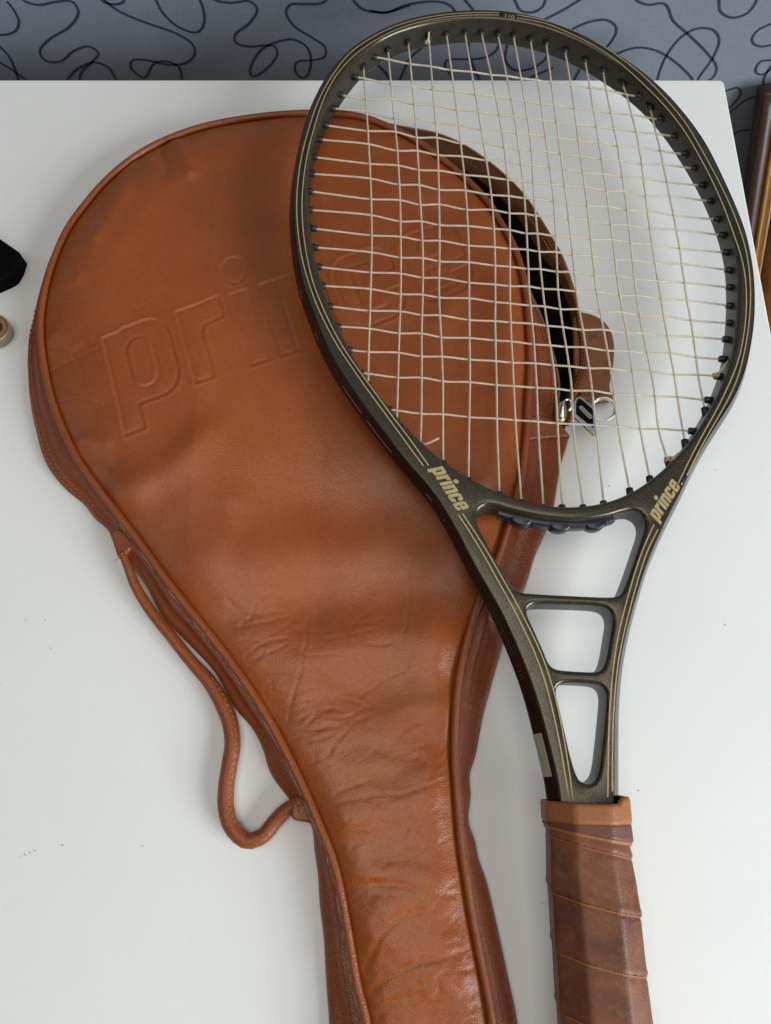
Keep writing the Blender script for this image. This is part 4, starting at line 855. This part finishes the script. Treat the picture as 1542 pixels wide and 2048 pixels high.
# --- handle: octagonal, wrapped in a spiral leather strip
GL = [(1096,1640),(1093,1665),(1095.7,1761),(1103,1857),(1110,1953),(1117,2048)]; GR = [(1249,1640),(1256,1690),(1269,1761),(1279,1833),(1288,1929),(1302.6,2048)]
gl_ = np.array([atP(x, y, -.001) for x, y in GL]); gr_ = np.array([atP(x, y, .002) for x, y in GR])
def gc(bv): 
    l = np.interp(bv, gl_[::-1, 1], gl_[::-1, 0]); r = np.interp(bv, gr_[::-1, 1], gr_[::-1, 0]); return (l+r)/2, (r-l)/2
b_lo = gl_[-1, 1]; sl_c = (gc(b_lo)[0]-gc(b_lo+.05)[0])/.05
def gcx(bv):
    if bv >= b_lo: return gc(bv)
    c0, h0 = gc(b_lo); return c0+sl_c*(b_lo-bv), h0+.03*(b_lo-bv)
def octo(hx, hz, n=4, rr=.13):
    """rounded octagon, returned as unit directions with radius"""
    k = .44; P = [(hx, hz*k), (hx*k, hz), (-hx*k, hz), (-hx, hz*k), (-hx, -hz*k), (-hx*k, -hz), (hx*k, -hz), (hx, -hz*k)]; out = []
    for i in range(8):
        p0, p1, p2 = np.array(P[i-1]), np.array(P[i]), np.array(P[(i+1) % 8])
        a_, c_ = p1+(p0-p1)*rr, p1+(p2-p1)*rr
        for t_ in np.linspace(0, 1, n): out.append((1-t_)**2*a_+2*t_*(1-t_)*p1+t_*t_*c_)
        for t_ in (.33, .66): out.append(c_+(p2+(p1-p2)*rr-c_)*t_)
    return np.array(out)
b_top = atP(1170, 1640, .012)[1]; b_end = b_lo-.095
HZ = .0150; PITCH_W = .0235
bs = np.arange(b_top, b_end, -.0010); rows = []
for bv in bs:
    cx, hx = gcx(bv); flare = .0022*np.clip((b_end+.018-bv)/.014, 0, 1); o8 = octo(hx+flare, HZ+flare*.8)
    ang = np.arctan2(o8[:, 1], o8[:, 0]); ph = ((b_top-bv)/PITCH_W+(ang+math.pi/2)/(2*math.pi)*1.0) % 1.0
    rad_ = 1-(.040*np.exp(-((ph-.02)/.028)**2)+.020*(1-ph))*1.0+.016*np.exp(-((ph-.94)/.05)**2)
    rows.append([PW((cx+p[0]*k_, bv), p[1]*k_) for p, k_ in zip(o8, rad_)])
q = MB(); q.ruled(rows, True); q.poly([rows[-1]]); q.poly([rows[0]]); grip = q.build('grip', M['grip'], racket)
# tan cut edge of the strip showing along each turn of the wrap
kT = 0
while b_top-(kT+1)*PITCH_W > b_end-.01:
    P_ = []
    for ang in np.linspace(math.radians(205), math.radians(-25), 40):
        bv = b_top-PITCH_W*(kT+1.02-(ang+math.pi/2)/(2*math.pi))
        cx, hx = gcx(bv); o8 = octo(hx, HZ); aa = np.arctan2(o8[:, 1], o8[:, 0]); am_ = math.atan2(math.sin(ang), math.cos(ang)); od = np.argsort(aa)
        px_, pz_ = np.interp(am_, aa[od], o8[od, 0], period=2*math.pi), np.interp(am_, aa[od], o8[od, 1], period=2*math.pi)
        if b_end < bv < b_top: P_.append(PW((cx+px_*.972, bv), pz_*.972))
    if len(P_) > 4:
        q = MB(); q.tube(P_, .00045, 6); q.build('wrap_edge', M['griptan'], grip)
    kT += 1
def shell(name, mat, top, bot, grow, par, n=10):
    """leather ring round the handle; top/bot are pixel lines given at the left and right silhouettes"""
    rows = []
    for f in np.linspace(0, 1, n):
        r_ = []
        mid = atP(1175, (top[0]+top[1])/2, HZ)[1]; cx, hx = gcx(mid); o8 = octo(hx, HZ)
        for p in o8:
            u_ = (p[0]/hx+1)/2; yt = top[0]*(1-u_)+top[1]*u_; yb = bot[0]*(1-u_)+bot[1]*u_
            if len(top) > 2 and u_ > .86: yt += top[2]
            bt, bb_ = atP(1170, yt, HZ)[1], atP(1170, yb, HZ)[1]; bv = bt*(1-f)+bb_*f; cx, hx2 = gcx(bv); g_ = grow*(1 if 0 < f < 1 else .75)
            r_.append(PW((cx+p[0]*(hx2+g_)/hx, bv), p[1]*(HZ+g_)/HZ))
        rows.append(r_)
    inner = [[np.asarray(a_)*1 for a_ in rows[k]] for k in (0, -1)]
    def shrink(r_): 
        c0 = np.mean(r_, axis=0); return [c0+(p-c0)*.93 for p in r_]
    q = MB(); q.ruled([shrink(inner[0])]+rows+[shrink(inner[1])], True); return q.build(name, mat, par)
shell('finishing_band', M['griptan'], (1604, 1610, -14), (1647, 1652), .0022, grip)
shell('raw_edge', M['griptan'], (1640, 1655), (1662, 1697), .0009, grip)
shell('overlap_strip', M['gripdark'], (1642, 1650), (1655, 1690), .0017, grip)
q = MB(); o8 = octo(gcx(b_top)[1]*.98, HZ*.95); cx = gcx(b_top)[0]; bb_ = atP(1170, 1618, HZ)[1]
q.poly([[PW((cx+p[0], bb_), p[1]) for p in o8]]); q.build('collar_gap_shade', M['black'], grip, False)  # black sheet standing in for the shade in the collar opening

# ================================================================== SMALL THINGS AT THE EDGES
box = thing('small_box', 'small plain black box cut off by the left edge, above the amber pot', 'box', (*at(10, 525)[:2], 0))
P_ = resample(atxy([(-75,435),(0,487),(50,521.5),(52,524),(51,528),(46,545),(36,563),(30,568),(16,575),(0,582),(-75,612)], .002), step=.0008, closed=True)
q = MB(); q.prism(P_, .0002, .008, .0); q.build('base', M['blackmatte'], box, False)
q = MB(); q.prism(P_+(P_.mean(0)-P_)*.0, .0083, .011, .0006); q.build('lid', M['blackmatte'], box)
pot = thing('small_pot', 'small round amber pot with dark centre, at the left edge of the table', 'pot', (*at(-12, 655)[:2], 0))
pc = at(-15, 657, .008)[:2]; th = np.linspace(0, 2*math.pi, 48, endpoint=False); circ = np.c_[np.cos(th), np.sin(th)]
q = MB(); q.ruled([np.c_[pc+circ*r_, np.full(48, z_)] for r_, z_ in ((.0084, .0002), (.0096, .0015), (.0100, .006), (.0098, .0082), (.0092, .0085), (.0088, .0078), (.0087, .006))], True); q.poly([np.c_[pc+circ*.0084, np.full(48, .0002)]]); q.build('jar', M['pale'], pot)
q = MB(); q.prism(pc+circ*.0086, .004, .0078, .0006); q.build('content', M['amber'], pot)
q = MB(); q.prism(pc+circ*.0058, .0076, .0084, .0006); q.build('centre', M['black'], pot)
# crumbs and specks of dirt on the table top
sp = MB()
SPK = [(40,1714),(50,1710),(60,1706),(70,1702),(102,1297),(125,1691),(285,1692),(277,1532),(52,1240),(2,1370),(1085,1807),(1227,577),(1284,577),(1178,880),(1149,408),(1218,972),(1015,1562),(1277,1582),(90,1240),(660,1580),(1227,622),(1430,940),(1450,1250),(990,1985)]
for x, y in SPK:
    r_ = random.uniform(.00012, .00030); p = at(x, y); sp.tube([(p[0]-r_, p[1], .0001), (p[0], p[1]+r_*.4, .0001+r_*.5), (p[0]+r_*1.2, p[1], .0001)], [r_*.4, r_*.8, r_*.3], 6)
so = sp.build('crumbs', simple('crumb', (.16, .15, .13), .8)); so['kind'] = 'stuff'; so['label'] = 'scattered dark specks of dirt on the white tabletop'; so['category'] = 'dirt'
# carved frame leaning on the wall beside the table
pf = thing('picture_frame', 'carved wooden picture frame with gilded ridges leaning on the wall beside the table', 'picture frame', (.45, .38, TABLE_Z))
r1, r2 = ray(1526, 183), ray(1493, 410); A0 = CAM+r1*(.512/r1[1])
t2 = (A0[1]-.577*(A0[2]-CAM_H))/(r2[1]-.577*r2[2]); dd_ = CAM+r2*t2-A0; dd_ /= np.linalg.norm(dd_); ee = np.array([.97, .0, .24]); ee -= dd_*ee.dot(dd_); ee /= np.linalg.norm(ee); nn_ = np.cross(dd_, ee); nn_ = nn_ if nn_[2] > 0 else -nn_
FWD, FHT = .42, .60
def fring(name, mat, prof_, par, amp=0):
    q = MB(); rws = []
    for o_, h_ in prof_:
        cs_ = [A0+ee*o_+dd_*o_, A0+ee*(FWD-o_)+dd_*o_, A0+ee*(FWD-o_)+dd_*(FHT-o_), A0+ee*o_+dd_*(FHT-o_)]
        r_ = np.vstack([np.linspace(cs_[k], cs_[(k+1) % 4], 120, endpoint=False) for k in range(4)])
        hh = h_+amp*np.abs(np.sin(np.arange(480)*.62+o_*300))*math.sin(math.pi*(o_-prof_[0][0])/(prof_[-1][0]-prof_[0][0])) if amp else h_
        rws.append(r_+nn_*(np.asarray(hh).reshape(-1, 1) if amp else hh))
    q.ruled(rws, True); q.build(name, mat, par)
fring('outer_rail', M['darkwood'], [(0, -.018), (0, .0), (.002, .002), (.006, .003), (.0105, .001), (.0120, -.003)], pf)
fring('gilded_moulding', M['honey'], [(.0115, -.003), (.0123, .001), (.0140, .003), (.0155, .001), (.0165, -.001), (.0180, .0025), (.0198, .003), (.0212, .0), (.0220, -.003)], pf)
fring('carved_border', simple('carved_wood', (.17, .065, .02), .32, var=.3, vs=80), [(.0215, -.004), (.024, .0), (.028, .003), (.036, .004), (.042, .003), (.050, .0), (.056, -.005)], pf, .006)
q = MB(); cs_ = [A0+ee*o1+dd_*o2-nn_*.005 for o1, o2 in ((.055, .055), (FWD-.055, .055), (FWD-.055, FHT-.055), (.055, FHT-.055))]; q.poly([cs_]); q.poly([[c_-nn_*.012 for c_ in cs_]]); q.build('picture', M['canvas'], pf, False)
